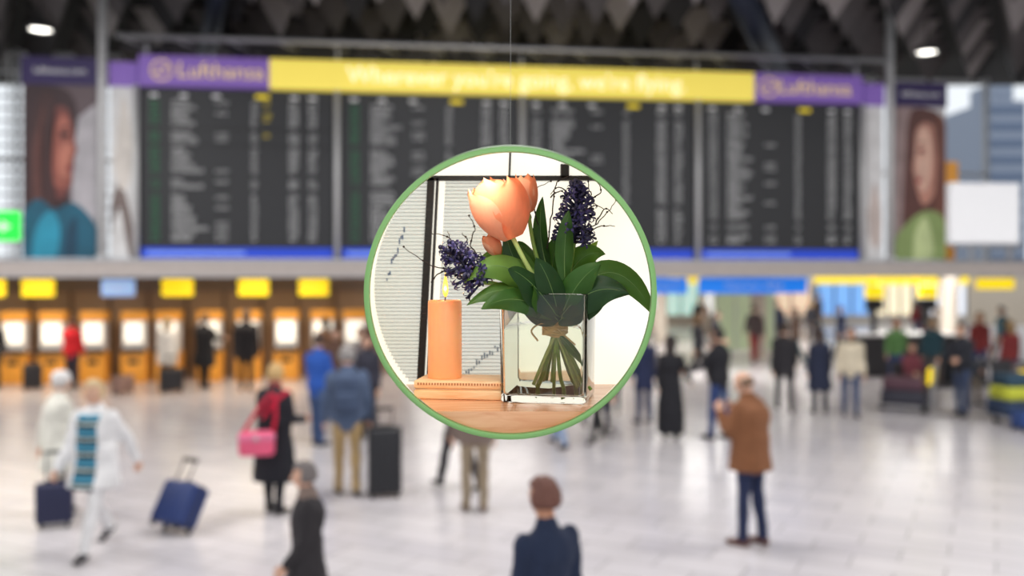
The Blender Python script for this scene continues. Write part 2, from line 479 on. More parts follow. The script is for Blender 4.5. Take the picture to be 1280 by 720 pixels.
# white panel right, exit sign left
b = MB(); b.box(16.5, 18.1, .0, .15, 3.3, 4.6, mat("white_lightbox", (238,238,240), .5, emit=.35))
b.box(16.45, 18.15, -.02, .0, 3.24, 3.32, M_steel); b.box(17.0, 17.06, .02, .12, 2.96, 3.3, M_steel); b.box(17.9, 17.96, .02, .12, 2.96, 3.3, M_steel)
b.obj("blank_sign", loc=FRL, rot=FRR)
b = MB(); b.box(17.15, 17.4, 1.2, 1.4, 2.9, 5.2, M_orange); b.box(17.1, 17.45, 1.15, 1.45, 4.7, 5.2, M_orange); b.obj("orange_totem", loc=FRL, rot=FRR)
b = MB(); b.box(-3.4, -2.12, -.1, .02, 3.28, 3.82, M_exit)
b.box(-2.7, -2.3, -.11, -.1, 3.5, 3.58, M_white)
b.poly([V((-2.42,-.112,3.66)), V((-2.42,-.112,3.42)), V((-2.24,-.112,3.54))], M_white)
b.ell((-2.95, -.11, 3.68), (.05, .01, .05), M_white); b.tube([(-2.97,-.11,3.62),(-2.95,-.11,3.5),(-3.05,-.11,3.38)], .03, M_white)
b.box(-2.9, -2.86, -.05, 0, 2.95, 3.28, M_steel)
b.obj("exit_sign", loc=FRL, rot=FRR)

# hanging signs below the beam
def sign(s0, s1, t, z0, z1, mt, name, txt=None, tm=None):
    b = MB(); b.rbox(s0, s1, t, t+.12, z0, z1, mt, .015, 2)
    b.box(s0+.08, s0+.11, t+.04, t+.07, z1, 2.63, M_dgrey); b.box(s1-.11, s1-.08, t+.04, t+.07, z1, 2.63, M_dgrey)
    o = b.obj(name, loc=FRL, rot=FRR)
    if txt: text(txt, (z1-z0)*.5, ((s0+s1)/2, t-.005, (z0+z1)/2), tm, o, "sign_text", 'CENTER')
for s in (-4.75, -3.65, -.45, 1.35, 2.8):
    sign(s-.36, s+.36, 5.0, 2.12, 2.52, M_ysign, "check_in_sign", "Check-in", mat("sign_text_grey", (150,130,40), .5))
sign(-2.2, -1.45, 5.0, 2.12, 2.52, mat("sign_pale_blue", (150,185,235), .5, emit=.6), "information_sign", "A B C", M_white)
sign(9.95, 10.83, .35, 2.25, 2.58, M_blue2, "direction_sign", "Gates A", M_white)
sign(11.1, 13.46, .35, 2.25, 2.58, M_blue2, "direction_sign", "Departures  Abflug", M_white)
sign(14.6, 16.2, 7, 2.1, 2.5, M_white, "direction_sign")
sign(18.2, 19.1, 1.5, 2.3, 2.55, M_ysign, "check_in_sign")

# ticket machines
for k, s in enumerate((-4.32, -3.45, -2.5, -1.55, -.75, .24, 1.17, 2.1, 3.0, 3.8)):
    b = MB()
    b.rbox(-.3, .3, 0, .45, .0, .75, M_orange, .03)
    b.rbox(-.27, .27, .05, .42, .72, 1.72, M_white, .03)
    b.rbox(-.3, .3, .02, .44, 1.5, 1.74, M_orange, .03)
    b.poly([V((-.21,.03,.98)), V((.21,.03,.98)), V((.21,.045,1.46)), V((-.21,.045,1.46))], M_screen)
    b.rbox(-.28, .28, -.16, .1, .74, .84, M_dgrey, .02)
    b.box(-.12, .12, -.01, .0, .45, .55, M_black)
    p = fr(s, 5.3); b.obj("check_in_kiosk", loc=p, rot=FRR)

# counters at right
for k, s in enumerate((17.2, 18.7)):
    b = MB()
    b.rbox(-.6, .6, 0, .7, 0, 1.05, M_dgrey, .03); b.box(-.65, .65, -.05, .75, 1.05, 1.1, M_white)
    b.box(-.06, .06, .3, .4, 1.1, 1.9, M_dgrey); b.rbox(-.22, .22, .25, .4, 1.7, 2.0, M_black, .02); b.rbox(-.24, .24, .25, .4, 2.02, 2.35, M_ysign, .02)
    b.obj("service_counter", loc=fr(s, 4.0), rot=FRR)
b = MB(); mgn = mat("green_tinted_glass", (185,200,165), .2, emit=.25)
b.box(15.3, 17.4, 11, 11.08, .1, 2.5, mgn)
for s in (15.3, 16.0, 16.7, 17.36): b.box(s, s+.05, 10.97, 11.1, 0, 2.6, M_steel)
b.obj("glass_partition", loc=FRL, rot=FRR)

# ------------------------------------------------------------------ people
def remeshed(mb, vox, smooth_it=2):
    me = mb.mesh("tmp"); ob = bpy.data.objects.new("tmp", me); COL.objects.link(ob)
    md = ob.modifiers.new("r", 'REMESH'); md.mode = 'VOXEL'; md.voxel_size = vox
    if smooth_it:
        sm = ob.modifiers.new("s", 'SMOOTH'); sm.iterations = smooth_it; sm.factor = .5
    dg = bpy.context.evaluated_depsgraph_get(); ev = ob.evaluated_get(dg); m2 = ev.to_mesh()
    vs = [v.co.copy() for v in m2.vertices]; fs = [tuple(p.vertices) for p in m2.polygons]
    cs = [p.center.copy() for p in m2.polygons]
    ev.to_mesh_clear(); bpy.data.objects.remove(ob); bpy.data.meshes.remove(me)
    return vs, fs, cs

M_tmp = mat("neutral", (128,128,128))
def make_hand(curl):
    b = MB()
    b.tube([(0,0,.02),(0,0,-.01),(0,.002,-.045),(0,0,-.09)], [(.019,.026),(.018,.028),(.016,.040),(.012,.042)], M_tmp, 12, True, ref=(1,0,0))
    for (y, L, r) in ((.031,.072,.0085),(.0105,.080,.009),(-.0105,.075,.0086),(-.030,.058,.0078)):
        p = V((0, y, -.082)); a = radians(curl*.4); pts = [p.copy()]
        for q, fr_ in enumerate((.46, .30, .24)):
            p = p + V((sin(a), y*.12, -cos(a)))*L*fr_; pts.append(p.copy()); a += radians(curl)
        b.tube(pts, [r*1.1, r, r*.92, r*.8], M_tmp, 8, True)
    b.tube([(.002,.022,-.018),(.012,.048,-.050),(.022,.056,-.078),(.030,.052,-.100)], [.014,.0115,.0098,.0085], M_tmp, 8, True)
    vs, fs, _ = remeshed(b, .0042, 2)
    return vs, fs
HANDS = {"relax": make_hand(22), "grip": make_hand(72)}

def head_mesh(hairstyle):
    nu, nv = 48, 34
    vs = []; hairf = []
    def sm(a, b_, x):
        t = max(0, min(1, (x-a)/(b_-a))); return t*t*(3-2*t)
    for i in range(nv+1):
        th = pi*i/nv
        for j in range(nu):
            ph = 2*pi*j/nu + pi/2
            n = V((sin(th)*cos(ph), sin(th)*sin(ph), cos(th)))
            p = V((n.x*.075, n.y*.096, n.z*.118))
            t = sm(.0, -.11, p.z)
            p.x *= 1-.28*t
            if p.y > 0: p.y *= 1-.06*t
            else: p.y *= 1-.45*t
            if p.y > 0:
                p.y += .024*exp(-((p.x/.012)**2+((p.z+.02)/.020)**2)) + .008*exp(-((p.x/.009)**2+((p.z-.005)/.03)**2))
                p.y -= .010*exp(-(((abs(p.x)-.031)/.016)**2+((p.z-.006)/.012)**2))
                p.y += .006*exp(-((p.x/.022)**2+((p.z+.060)/.008)**2))
                p.y += .007*exp(-((p.x/.025)**2+((p.z+.100)/.014)**2))
                p.y += .004*exp(-(((abs(p.x)-.028)/.024)**2+((p.z-.03)/.008)**2))
            if hairstyle == 'bald':
                h = sm(-.05, -.03, p.z)*sm(.06, .035, p.z)*sm(.01, -.01, p.y)
            else:
                hl = .062 if hairstyle != 'long' else .05
                h = sm(hl-.008, hl+.01, p.z + max(0, -p.y)*1.2)
                lowz = -.045 if hairstyle == 'short' else -.10
                h = max(h, sm(.03, .012, p.y)*sm(lowz-.01, lowz+.012, p.z))
            nn = noise.noise(p*38+V((3,1,5)))
            off = (.012 if hairstyle == 'bald' else .021 if hairstyle == 'short' else .028)
            p = p + n*off*h*(1+.5*nn)
            vs.append(p); hairf.append(h)
    fs = []; kind = []
    for i in range(nv):
        for j in range(nu):
            a = i*nu+j; b_ = i*nu+(j+1) % nu
            f = (a, a+nu, b_+nu, b_); fs.append(f)
            h = sum(hairf[q] for q in f)/4; c = (vs[f[0]]+vs[f[2]])/2
            if h > .5: kind.append(1)
            elif c.y > .08 and abs(c.x) < .024 and -.067 < c.z < -.053: kind.append(2)
            else: kind.append(0)
    return vs, fs, kind
HEADS = {k: head_mesh(k) for k in ('short', 'long', 'bald')}
M_eye = mat("eye_white", (235,232,228), .2); M_iris = mat("iris_dark", (50,35,25), .2); M_lip = mat("lips", (165,85,78), .5)
SK = [mat("skin_light", (214,168,142), .55, sss=.1), mat("skin_tan", (190,138,108), .55, sss=.1), mat("skin_brown", (130,88,66), .55, sss=.1)]

def stripes_mat():
    m = bpy.data.materials.new("striped_knit"); m.use_nodes = True; nt = m.node_tree; b = nt.nodes["Principled BSDF"]
    tc = nt.nodes.new("ShaderNodeTexCoord"); sp = nt.nodes.new("ShaderNodeSeparateXYZ"); nt.links.new(tc.outputs["Object"], sp.inputs[0])
    ml = nt.nodes.new("ShaderNodeMath"); ml.operation = 'MULTIPLY'; ml.inputs[1].default_value = 7.0; nt.links.new(sp.outputs[2], ml.inputs[0])
    fc = nt.nodes.new("ShaderNodeMath"); fc.operation = 'FRACT'; nt.links.new(ml.outputs[0], fc.inputs[0])
    cr = nt.nodes.new("ShaderNodeValToRGB"); cr.color_ramp.interpolation = 'CONSTANT'
    e = cr.color_ramp.elements; e[0].position = 0; e[0].color = lin((70,150,180)); e[1].position = .34; e[1].color = lin((26,30,46))
    q = e.new(.66); q.color = lin((190,215,215)); q = e.new(.80); q.color = lin((26,30,46))
    nt.links.new(fc.outputs[0], cr.inputs[0]); nt.links.new(cr.outputs[0], b.inputs["Base Color"]); b.inputs["Roughness"].default_value = .9
    return m
M_stripe = stripes_mat()

def person(name, x, y, h, face, top, bottom, hair=(60,45,35), skin=0, shoes=(35,30,28), female=False, lean=0,
           legs=((3,2),(-2,3)), arms=((3,8,12,0),(3,8,12,0)), coat=None, style='short', nod=0, turn=0, front=None, fw_=.085,
           vox=.017, grip=(False,False), bulk=1.0, hat=None, strap=None, skirt=None, scarf=None):
    S = h/1.75
    Mt = cloth(top); Mb = cloth(bottom); Msh = mat("shoe_%d_%d_%d" % tuple(shoes), shoes, .45); Mh = mat("hair_%d_%d_%d" % tuple(hair), hair, .6, bump=.6, bscale=60, var=.3, scale=50)
    sk = SK[skin]; B = MB(); K = bulk
    sw = .155 if female else .172; hipw = 1.04 if female else 1.0
    le = radians(lean)
    def L(p):
        p = V(p); return V((p.x, p.y*cos(le)+p.z*sin(le), -p.y*sin(le)+p.z*cos(le)))
    parts = []
    def part(fn, mt):
        n0 = len(B.f); fn(); parts.append((n0, len(B.f), mt))
    rings = [(-.10,.12,.085),(-.03,.165*hipw,.115),(.06,.155*hipw,.11),(.14,.145,.105),(.24,.155,.115),(.33,.172,.122),(.41,.175,.11),(.455,.135,.085),(.485,.075,.065)]
    if female: rings = [(z, a*(.94 if z > .1 else 1.0), c*(1.04 if .2 < z < .38 else .96)) for z, a, c in rings]
    part(lambda: B.tube([L((0, -.01 if z > .3 else 0, z)) for z, a, c in rings], [((a+.008)*K, (c+.008)*K) for z, a, c in rings], M_tmp, 20, True, ref=(1,0,0)), Mt)
    part(lambda: B.tube([(0,0,-.13),(0,0,-.05),(0,0,.02)], [(.13,.09),(.168*hipw,.118),(.150*hipw,.108)], M_tmp, 18, True, ref=(1,0,0)), Mb)
    part(lambda: B.tube([L((0,-.01,.44)), L((0,.0,.52)), L((0,.012,.60))], [.060*(.9 if female else 1), .054*(.9 if female else 1), .054], M_tmp, 14, True), sk)
    sr = 1.22 if scarf else 1.0
    part(lambda: B.tube([L((0,-.008,.455)), L((0,.0,.515 if scarf else .505))], [(.084*sr,.076*sr), (.072*sr,.070*sr)], M_tmp, 16, True, ref=(1,0,0)), cloth(scarf) if scarf else Mt)
    lows = []; kn = []
    for sg, (a, k) in zip((-1, 1), legs):
        a = radians(a); k = radians(k); hp = V((sg*.088, 0, -.03))
        knee = hp + V((sg*.01, sin(a), -cos(a)))*.41; ank = knee + V((0, sin(a-k), -cos(a-k)))*.40
        kn.append(knee)
        pt_ = math.degrees(a-k)+14; pt_ = radians(max(-50, pt_)) if pt_ < -2 else 0
        part(lambda: B.tube([hp+V((0,0,.02)), hp.lerp(knee, .35), hp.lerp(knee, .8), knee, knee.lerp(ank, .3), knee.lerp(ank, .75), ank],
                            [(.088,.095),(.082,.088),(.064,.068),(.060,.064),(.060,.064),(.052,.054),(.050,.055)], M_tmp, 14, True, ref=(1,0,0)), Mb)
        fw = V((sg*.12, cos(pt_), sin(pt_))); dn = V((0, sin(pt_), -cos(pt_)))
        heel = ank + dn*.045 - fw*.045; toe = ank + dn*.052 + fw*.16
        part(lambda: B.tube([heel, ank+dn*.040, ank+dn*.045+fw*.08, toe], [(.036,.036),(.042,.045),(.046,.034),(.036,.024)], M_tmp, 12, True, ref=(1,0,0)), Msh)
        lows += [heel.z-.036, toe.z-.026]
    hand_xf = []
    for ix, (sg, (fl, ab, el, inw)) in enumerate(zip((-1, 1), arms)):
        fl = radians(fl); ab = radians(ab); el = radians(el)
        sh = L((sg*sw, -.01, .425)); u = V((sg*sin(ab), sin(fl)*cos(ab), -cos(fl)*cos(ab)))
        elb = sh + u*.285; f = V((sg*(sin(ab)*.6-inw), sin(fl+el), -cos(fl+el))).normalized(); wr = elb + f*.245
        part(lambda: B.tube([sh, sh.lerp(elb, .3), elb, elb.lerp(wr, .35), wr], [.062*K, .056*K, .047*K, .045*K, .036*K], M_tmp, 12, True), Mt)
        th = V((0, cos(fl+el), sin(fl+el))); th = (th - f*th.dot(f)).normalized(); zz = -f; xx = th.cross(zz)
        R = Matrix((xx, th, zz)).transposed().to_4x4(); hand_xf.append((Matrix.Translation(wr+f*.012) @ R, sg))
    if coat is not None:
        cy = (kn[0].y+kn[1].y)*.5
        zz = [.16, .04, -.06]; z = -.16
        while z > coat+.05: zz.append(z); z -= .12
        zz.append(coat)
        cp = []; cr_ = []
        for z in zz:
            t = max(0, min(1, -z/.45)); cp.append((0, cy*t*.7, z)); cr_.append(((.165+.045*t)*K*hipw, (.122+.045*t+abs(kn[0].y-kn[1].y)*.25*t)*K))
        part(lambda: B.tube(cp, cr_, M_tmp, 20, False, ref=(1,0,0)), cloth(skirt) if skirt else Mt)
    vs, fs, cs = remeshed(B, vox/S, 2)
    bv = BVHTree.FromPolygons(B.v, B.f)
    fm = [None]*len(B.f)
    for a, c, mt in parts:
        for q in range(a, c): fm[q] = mt
    g = -min(lows)
    sd_ = V((x*3.1, y*1.7, h))
    out = MB()
    for p in vs:   # cloth folds
        k_ = max(0, min(1, (.5-p.z)/.1))*max(0, min(1, (p.z+g-.1)/.1))
        d_ = (noise.noise_vector(V((p.x*11, p.y*11, p.z*7))+sd_)*.013+noise.noise_vector(p*24+sd_)*.005)*k_
        out.v.append(V((p.x+d_.x, p.y+d_.y, p.z+g+d_.z*.4)))
    out.f = [list(f) for f in fs]; out.sm = [True]*len(fs)
    for c in cs:
        _, _, idx, _ = bv.find_nearest(c); mt = fm[idx]
        if front is not None and mt is Mt and abs(c.x) < fw_ and c.y > .02 and c.z < .46: mt = front
        if strap is not None and mt is Mt and abs((c.x*.9) - (c.z-.25)*.75) < .028: mt = cloth(strap)
        out.m.append(out.mi(mt))
    G = Matrix.Translation((0, 0, g))
    hc = L((0, .025, .655)); HR = G @ Matrix.Translation(hc) @ Matrix.Rotation(radians(turn), 4, 'Z') @ Matrix.Rotation(-radians(nod), 4, 'X')
    hv, hf, hk = HEADS[style]
    o = len(out.v); out.v += [HR @ p for p in hv]
    mm = [out.mi(sk), out.mi(Mh), out.mi(M_lip)]
    for f, k in zip(hf, hk): out.f.append([q+o for q in f]); out.m.append(mm[k]); out.sm.append(True)
    for sg in (-1, 1):
        out.ell((sg*.031, .081, .006), (.013,.010,.008), M_eye, 10, 6, HR); out.ell((sg*.031, .0895, .006), (.005,.003,.005), M_iris, 8, 6, HR)
        if style != 'long': out.ell((sg*.078, -.002, -.004), (.010,.018,.030), sk, 10, 8, HR)
        out.tube([(sg*.014, .094, .026), (sg*.030, .094, .031), (sg*.046, .083, .026)], .0035, Mh, 6, True, M=HR)
    if style == 'long':
        out.tube([(0,-.05,.02),(0,-.075,-.06),(0,-.085,-.14),(0,-.085,-.21)], [(.088,.05),(.09,.05),(.085,.04),(.05,.02)], Mh, 16, True, ref=(1,0,0), M=HR)
    if hat:
        mh = cloth(hat); out.lathe([(.101,.03),(.108,.045),(.106,.09),(.085,.135),(.04,.155),(.0,.16)], mh, (0,-.008,0), 24, M=HR)
        out.lathe([(.098,.03),(.112,.03),(.112,.065),(.104,.07)], mh, (0,-.008,0), 24, M=HR)
    for ix, (Mx, sg) in enumerate(hand_xf):
        hvv, hff = HANDS["grip" if grip[ix] else "relax"]
        flip = Matrix.Diagonal((-1, 1, 1, 1)) if sg > 0 else Matrix.Identity(4)
        out.add(hvv, hff if sg < 0 else [tuple(reversed(f)) for f in hff], sk, True, G @ Mx @ flip)
    ob = out.obj(name, loc=(x, y, 0), rot=(0, 0, radians(face))); ob.scale = (S, S, S)
    W = Matrix.Translation((x, y, 0)) @ Matrix.Rotation(radians(face), 4, 'Z') @ Matrix.Scale(S, 4) @ G
    return ob, [W @ m @ V((.015, 0, -.10)) for m, _ in hand_xf]

def suitcase(name, x, y, face, w, hgt, d, c, tilt=0, handle=.35):
    b = MB(); m = mat("case_%d_%d_%d" % c, c, .5, bump=.2, bscale=60); md = M_black
    b.rbox(-w/2, w/2, -d/2, d/2, .05, .05+hgt, m, min(w, d)*.18, 4)
    for k in range(5):
        xx = -w/2+w*(k+.8)/5.6; b.rbox(xx-.012, xx+.012, -d/2-.008, d/2+.008, .1, hgt, m, .008, 2)
    b.rbox(-w/2-.004, w/2+.004, -.012, .012, .047, .053+hgt, md, .004, 1)
    b.rbox(-.09, .09, -.02, .02, .05+hgt, .08+hgt, md, .012, 2)
    for sx in (-1, 1):
        for sy in (-1, 1):
            b.lathe([(.0,-.012),(.028,-.012),(.03,0),(.028,.012),(.0,.012)], md, (sx*(w/2-.05), sy*(d/2-.04), .03), 14, 'X')
            b.box(sx*(w/2-.05)-.018, sx*(w/2-.05)+.018, sy*(d/2-.04)-.02, sy*(d/2-.04)+.02, .035, .07, md)
        if handle: b.tube([(sx*.09, d/2-.03, .05+hgt), (sx*.09, d/2-.03, .05+hgt+handle)], .009, M_dgrey, 8)
    if handle: b.rbox(-.11, .11, d/2-.05, d/2-.01, .04+hgt+handle, .08+hgt+handle, md, .015, 2)
    ob = b.obj(name, loc=(x, y, 0), rot=(radians(tilt), 0, radians(face)))
    if tilt:
        R = Matrix.Rotation(radians(tilt), 3, 'X'); mz = min((R @ v.co).z for v in ob.data.vertices); ob.location.z = -mz
    return ob

STAND = ((3,2),(-2,3)); WALK = ((24,8),(-16,14)); WALK2 = ((-16,14),(24,8))
RA = ((3,8,12,0),(3,8,12,0)); SW = ((-18,8,12,0),(20,8,25,0)); SW2 = ((20,8,25,0),(-18,8,12,0))

# left foreground
person("woman_in_cream_coat", -5.02, 10.1, 1.63, -40, (232,228,215), (215,210,200), hair=(205,200,195), female=True, coat=-.38, style='short', legs=((8,4),(-8,6)), arms=SW, hat=(225,222,220), bulk=1.25)
suitcase("navy_suitcase", -4.85, 9.65, 20, .36, .42, .2, (32,36,70), 0, .3)
_, ww = person("traveler_in_white_jacket", -4.03, 8.8, 1.76, 172, (235,234,235), (228,226,228), hair=(205,180,140), female=True, coat=-.24, legs=((26,6),(-20,18)), arms=((-34,16,10,0),(12,14,25,0)), front=M_stripe, fw_=.11, bulk=1.3, grip=(True,True), shoes=(40,38,45))
suitcase("blue_suitcase", -3.52, 9.35, 150, .46, .44, .26, (28,50,105), 30, .22)
person("man_in_black_coat", -4.42, 7.5, 1.72, 100, (30,30,34), (28,28,34), legs=STAND)
person("woman_with_pink_bag", -2.66, 10.2, 1.72, -20, (34,34,42), (28,28,36), hair=(200,165,110), female=True, coat=-.55, style='short', legs=STAND, arms=((15,14,60,0),(12,10,70,.1)), strap=(200,25,60), bulk=1.22, skirt=(26,26,34), scarf=(150,60,60))
b = MB(); mp_ = mat("pink_leather", (232,92,128), .5, bump=.3); mr_ = cloth((205,25,60))
b.rbox(-.19, .19, -.08, .08, 0, .27, mp_, .05, 4); b.rbox(-.195, .195, -.085, .085, .16, .245, mat("pink_flap", (225,120,155), .5), .03, 3); b.lathe([(.02,-.09),(.03,-.1),(.0,-.1)], M_steel, (0,0,.2), 12, 'Y')
b.tube(catmull([(-.15,0,.24),(-.02,.01,.45),(.16,.03,.66),(.2,0,.45),(.17,0,.24)], 6), .02, mr_, 8)
b.obj("pink_shoulder_bag", loc=(-2.78, 9.91, .70), rot=(0,0,radians(10)))
person("man_with_backpack", -2.0, 11.05, 1.86, 15, (84,100,128), (178,150,105), hair=(150,145,142), legs=((5,3),(-5,5)), arms=((5,10,20,0),(5,12,18,0)), bulk=1.25, shoes=(70,55,40))
b = MB(); mk = cloth((66,80,106)); b.rbox(-.17, .17, -.1, .1, 0, .46, mk, .07, 4); b.rbox(-.13, .13, -.15, -.07, .04, .26, mk, .035, 3)
for sx in (-.11, .11): b.tube(catmull([(sx, .08, .42), (sx*1.1, .16, .5), (sx*1.2, .3, .44), (sx*1.25, .33, .2), (sx*1.2, .1, .05)], 5), (.012), mk, 8)
b.obj("backpack", loc=(-1.96, 10.80, 1.02), rot=(0,0,radians(15)))
suitcase("black_suitcase", -1.53, 10.95, 8, .40, .78, .28, (34,35,40), 0, .2)
person("man_in_blue_jacket", -3.02, 14.2, 1.8, -30, (38,84,170), (62,82,120), hair=(70,50,40), arms=((10,8,60,.2),(10,8,60,.2)), bulk=1.15)
person("woman_in_dark_jacket", -2.35, 14.8, 1.75, 170, (50,50,62), (40,40,50), female=True, style='long', hair=(70,45,35))
person("man_in_grey_coat", -2.6, 15.8, 1.8, 180, (110,100,100), (50,50,60), coat=-.3)
person("woman_in_brown_coat", -3.3, 17.0, 1.72, 200, (96,70,58), (50,50,60), coat=-.3, female=True, style='long')
person("man_in_beige_trousers", -.42, 10.3, 1.78, 10, (120,104,96), (150,134,112), hair=(80,65,50), shoes=(110,85,60), bulk=1.15, coat=-.16)
person("woman_in_black_coat", -.66, 11.3, 1.68, 40, (40,38,44), (48,46,52), female=True, style='long', legs=WALK, arms=SW)
person("woman_in_long_grey_coat", -1.44, 6.4, 1.42, 100, (46,43,46), (26,26,30), hair=(120,112,110), female=True, style='short', coat=-.62, legs=((14,6),(-10,8)), arms=((6,5,30,.1),(-6,5,12,0)), bulk=1.12, scarf=(130,112,104))
person("man_in_navy_jacket", .19, 5.05, 1.63, 35, (30,42,68), (30,34,50), hair=(112,72,60), legs=WALK2, arms=((8,5,30,.1),(-6,5,20,0)), style='short', skin=1, bulk=.98, turn=10)
# right foreground
ob_, wr_ = person("man_in_brown_jacket", 2.36, 9.0, 1.77, 48, (130,84,54), (34,44,76), hair=(120,95,75), skin=0, shoes=(95,55,38), legs=((4,3),(-4,4)), arms=((20,7,124,.42),(16,7,128,.42)), coat=-.17, bulk=1.42, nod=24, style='bald', lean=4)
pm = (wr_[0]+wr_[1])/2
b = MB(); b.rbox(-.038,.038,-.005,.005,-.07,.08,M_black,.004,2); b.box(-.034,.034,-.0065,-.005,-.06,.07,mat("phone_screen",(90,110,140),.2,emit=.3))
b.obj("mobile_phone", loc=pm+V((0,0,.03)), rot=(radians(-20),0,radians(48)))
person("woman_in_black_dress", 2.56, 14.7, 1.72, -15, (26,26,32), (24,24,28), female=True, coat=-.82, style='long', hair=(40,30,28), arms=((10,8,15,0),(20,20,30,0)), bulk=1.05)
person("man_in_black_jacket", 3.34, 14.7, 1.86, 50, (28,28,34), (42,62,110), hair=(40,32,28), arms=((35,18,35,-.1),(5,8,12,0)), legs=((8,4),(-6,4)), bulk=1.2)
person("man_in_dark_coat", 5.24, 17.5, 1.8, -10, (44,42,46), (36,36,42), coat=-.2, legs=WALK, arms=SW, bulk=1.15)
person("woman_in_navy_coat", 5.85, 17.3, 1.68, 0, (38,44,66), (34,36,46), female=True, coat=-.45, style='long', hair=(60,45,40), bulk=1.15)
person("man_in_cream_jacket", 6.32, 17.0, 1.72, 170, (212,200,176), (60,76,110), hair=(80,60,45), legs=((6,3),(-6,5)), bulk=1.22, scarf=(110,90,70))
person("woman_in_green_jacket", 8.62, 20.4, 1.75, 160, (92,132,76), (48,64,110), female=True, style='long', hair=(120,80,55), legs=WALK, arms=SW)
person("man_in_charcoal_jacket", 8.4, 17.0, 1.8, 120, (40,42,50), (60,72,100), hair=(50,40,35), arms=((30,10,50,.2),(25,10,50,.2)), bulk=1.15)
person("woman_in_blue_scarf", 1.95, 17.4, 1.7, 160, (48,62,105), (34,40,64), female=True, style='long', scarf=(50,90,170))
person("man_in_blue_coat", 2.35, 16.2, 1.74, 20, (40,48,80), (44,56,92), coat=-.3)
person("man_in_slate_jacket", 1.45, 15.6, 1.76, 200, (46,58,84), (30,36,56), legs=WALK, arms=SW)
person("man_in_light_jeans", .72, 14.0, 1.75, 30, (70,72,80), (130,150,180), legs=WALK2, arms=SW2)
person("woman_in_black_trousers", 1.35, 14.4, 1.68, 140, (60,50,54), (28,28,32), female=True, style='long', legs=WALK, arms=SW)
# at the kiosks
person("man_in_black_parka", -11.9, 20.9, 1.75, 10, (34,34,40), (30,30,36), arms=((45,8,45,.1),(10,8,15,0)))
person("woman_in_red_jacket", -10.15, 21.0, 1.7, 0, (200,28,40), (50,50,64), female=True, arms=((45,8,45,.1),(10,8,15,0)), hair=(80,50,40), bulk=1.25)
person("woman_in_white_coat", -7.92, 20.9, 1.68, 5, (232,228,222), (60,55,60), female=True, coat=-.3, style='long', arms=((45,8,45,.1),(10,8,15,0)), hair=(170,150,120), bulk=1.25)
person("man_in_black_parka", -7.1, 21.0, 1.78, -15, (22,22,26), (24,24,28), coat=-.4, bulk=1.35, arms=((45,8,45,.1),(40,8,45,0)))
person("man_in_dark_suit", -6.02, 20.6, 1.88, 10, (32,30,34), (28,28,32), coat=-.2, bulk=1.4)
person("woman_in_tan_coat", -4.3, 21.0, 1.7, 20, (150,110,80), (50,45,45), female=True, coat=-.3, style='long')
suitcase("grey_suitcase", -7.6, 20.3, 30, .5, .5, .3, (40,38,42), 0, .25)
suitcase("brown_suitcase", -8.6, 20.1, 70, .5, .36, .24, (150,120,110), 0, 0)
suitcase("black_suitcase", -10.9, 20.7, 30, .4, .55, .24, (40,38,42), 0, .25)
# distant crowd
random.seed(21)
cc = [(40,40,48), (60,50,50), (90,70,60), (50,60,95), (130,50,50), (150,140,130), (70,70,76), (40,70,80), (170,160,145), (30,30,34)]
for k, (x, y) in enumerate([(5.6, 25.0), (7.2, 27.0), (8.1, 26.0), (9.0, 31.0), (11.2, 21.8), (12.6, 27.0), (13.2, 22.0), (14.0, 26.0), (5.0, 33.0), (7.4, 36.0), (11.5, 35.0), (14.5, 32.0), (3.6, 25.0), (2.4, 28.0), (10.9, 19.9), (11.6, 18.6), (4.6, 22.5), (9.7, 21.0),
                            (6.4, 30.0), (8.6, 34.0), (10.0, 38.0), (6.0, 40.0), (12.8, 38.0), (10.3, 28.5), (16.0, 36.0), (4.2, 29.5)]):
    person("distant_traveler", x, y, random.uniform(1.62, 1.86), random.uniform(0, 360), cc[k % 10], cc[(k*3+1) % 10], female=k % 2 == 0, style='long' if k % 2 == 0 else 'short',
           legs=random.choice([WALK, WALK2, STAND]), arms=random.choice([RA, SW, SW2]), vox=.026, bulk=1.15, hair=random.choice([(60,45,35), (40,32,28), (150,120,80)]))
# seating and seated travellers
b = MB()
for k in range(5):
    x0 = k*.56
    b.rbox(x0, x0+.5, -.25, .22, .32, .36, M_dgrey, .015, 2); b.rbox(x0, x0+.5, .2, .25, .36, .84, M_dgrey, .015, 2)
b.box(0, 2.74, -.04, .04, .27, .32, M_steel)
for x0 in (.3, 2.4): b.box(x0-.03, x0+.03, -.03, .03, .03, .29, M_steel); b.box(x0-.03, x0+.03, -.28, .28, 0, .03, M_steel)
b.obj("waiting_bench", loc=(7.95, 18.76, 0), rot=(0,0,radians(8)))
SIT = ((84,80),(84,84))
person("seated_woman", 8.2, 18.70, 1.66, 188, (120,60,70), (50,56,80), female=True, style='long', legs=SIT, arms=((25,8,55,.2),(25,8,55,.2)))
person("seated_man", 9.3, 18.86, 1.76, 188, (60,66,80), (110,100,90), legs=SIT, arms=((25,8,55,.2),(25,8,55,.2)))
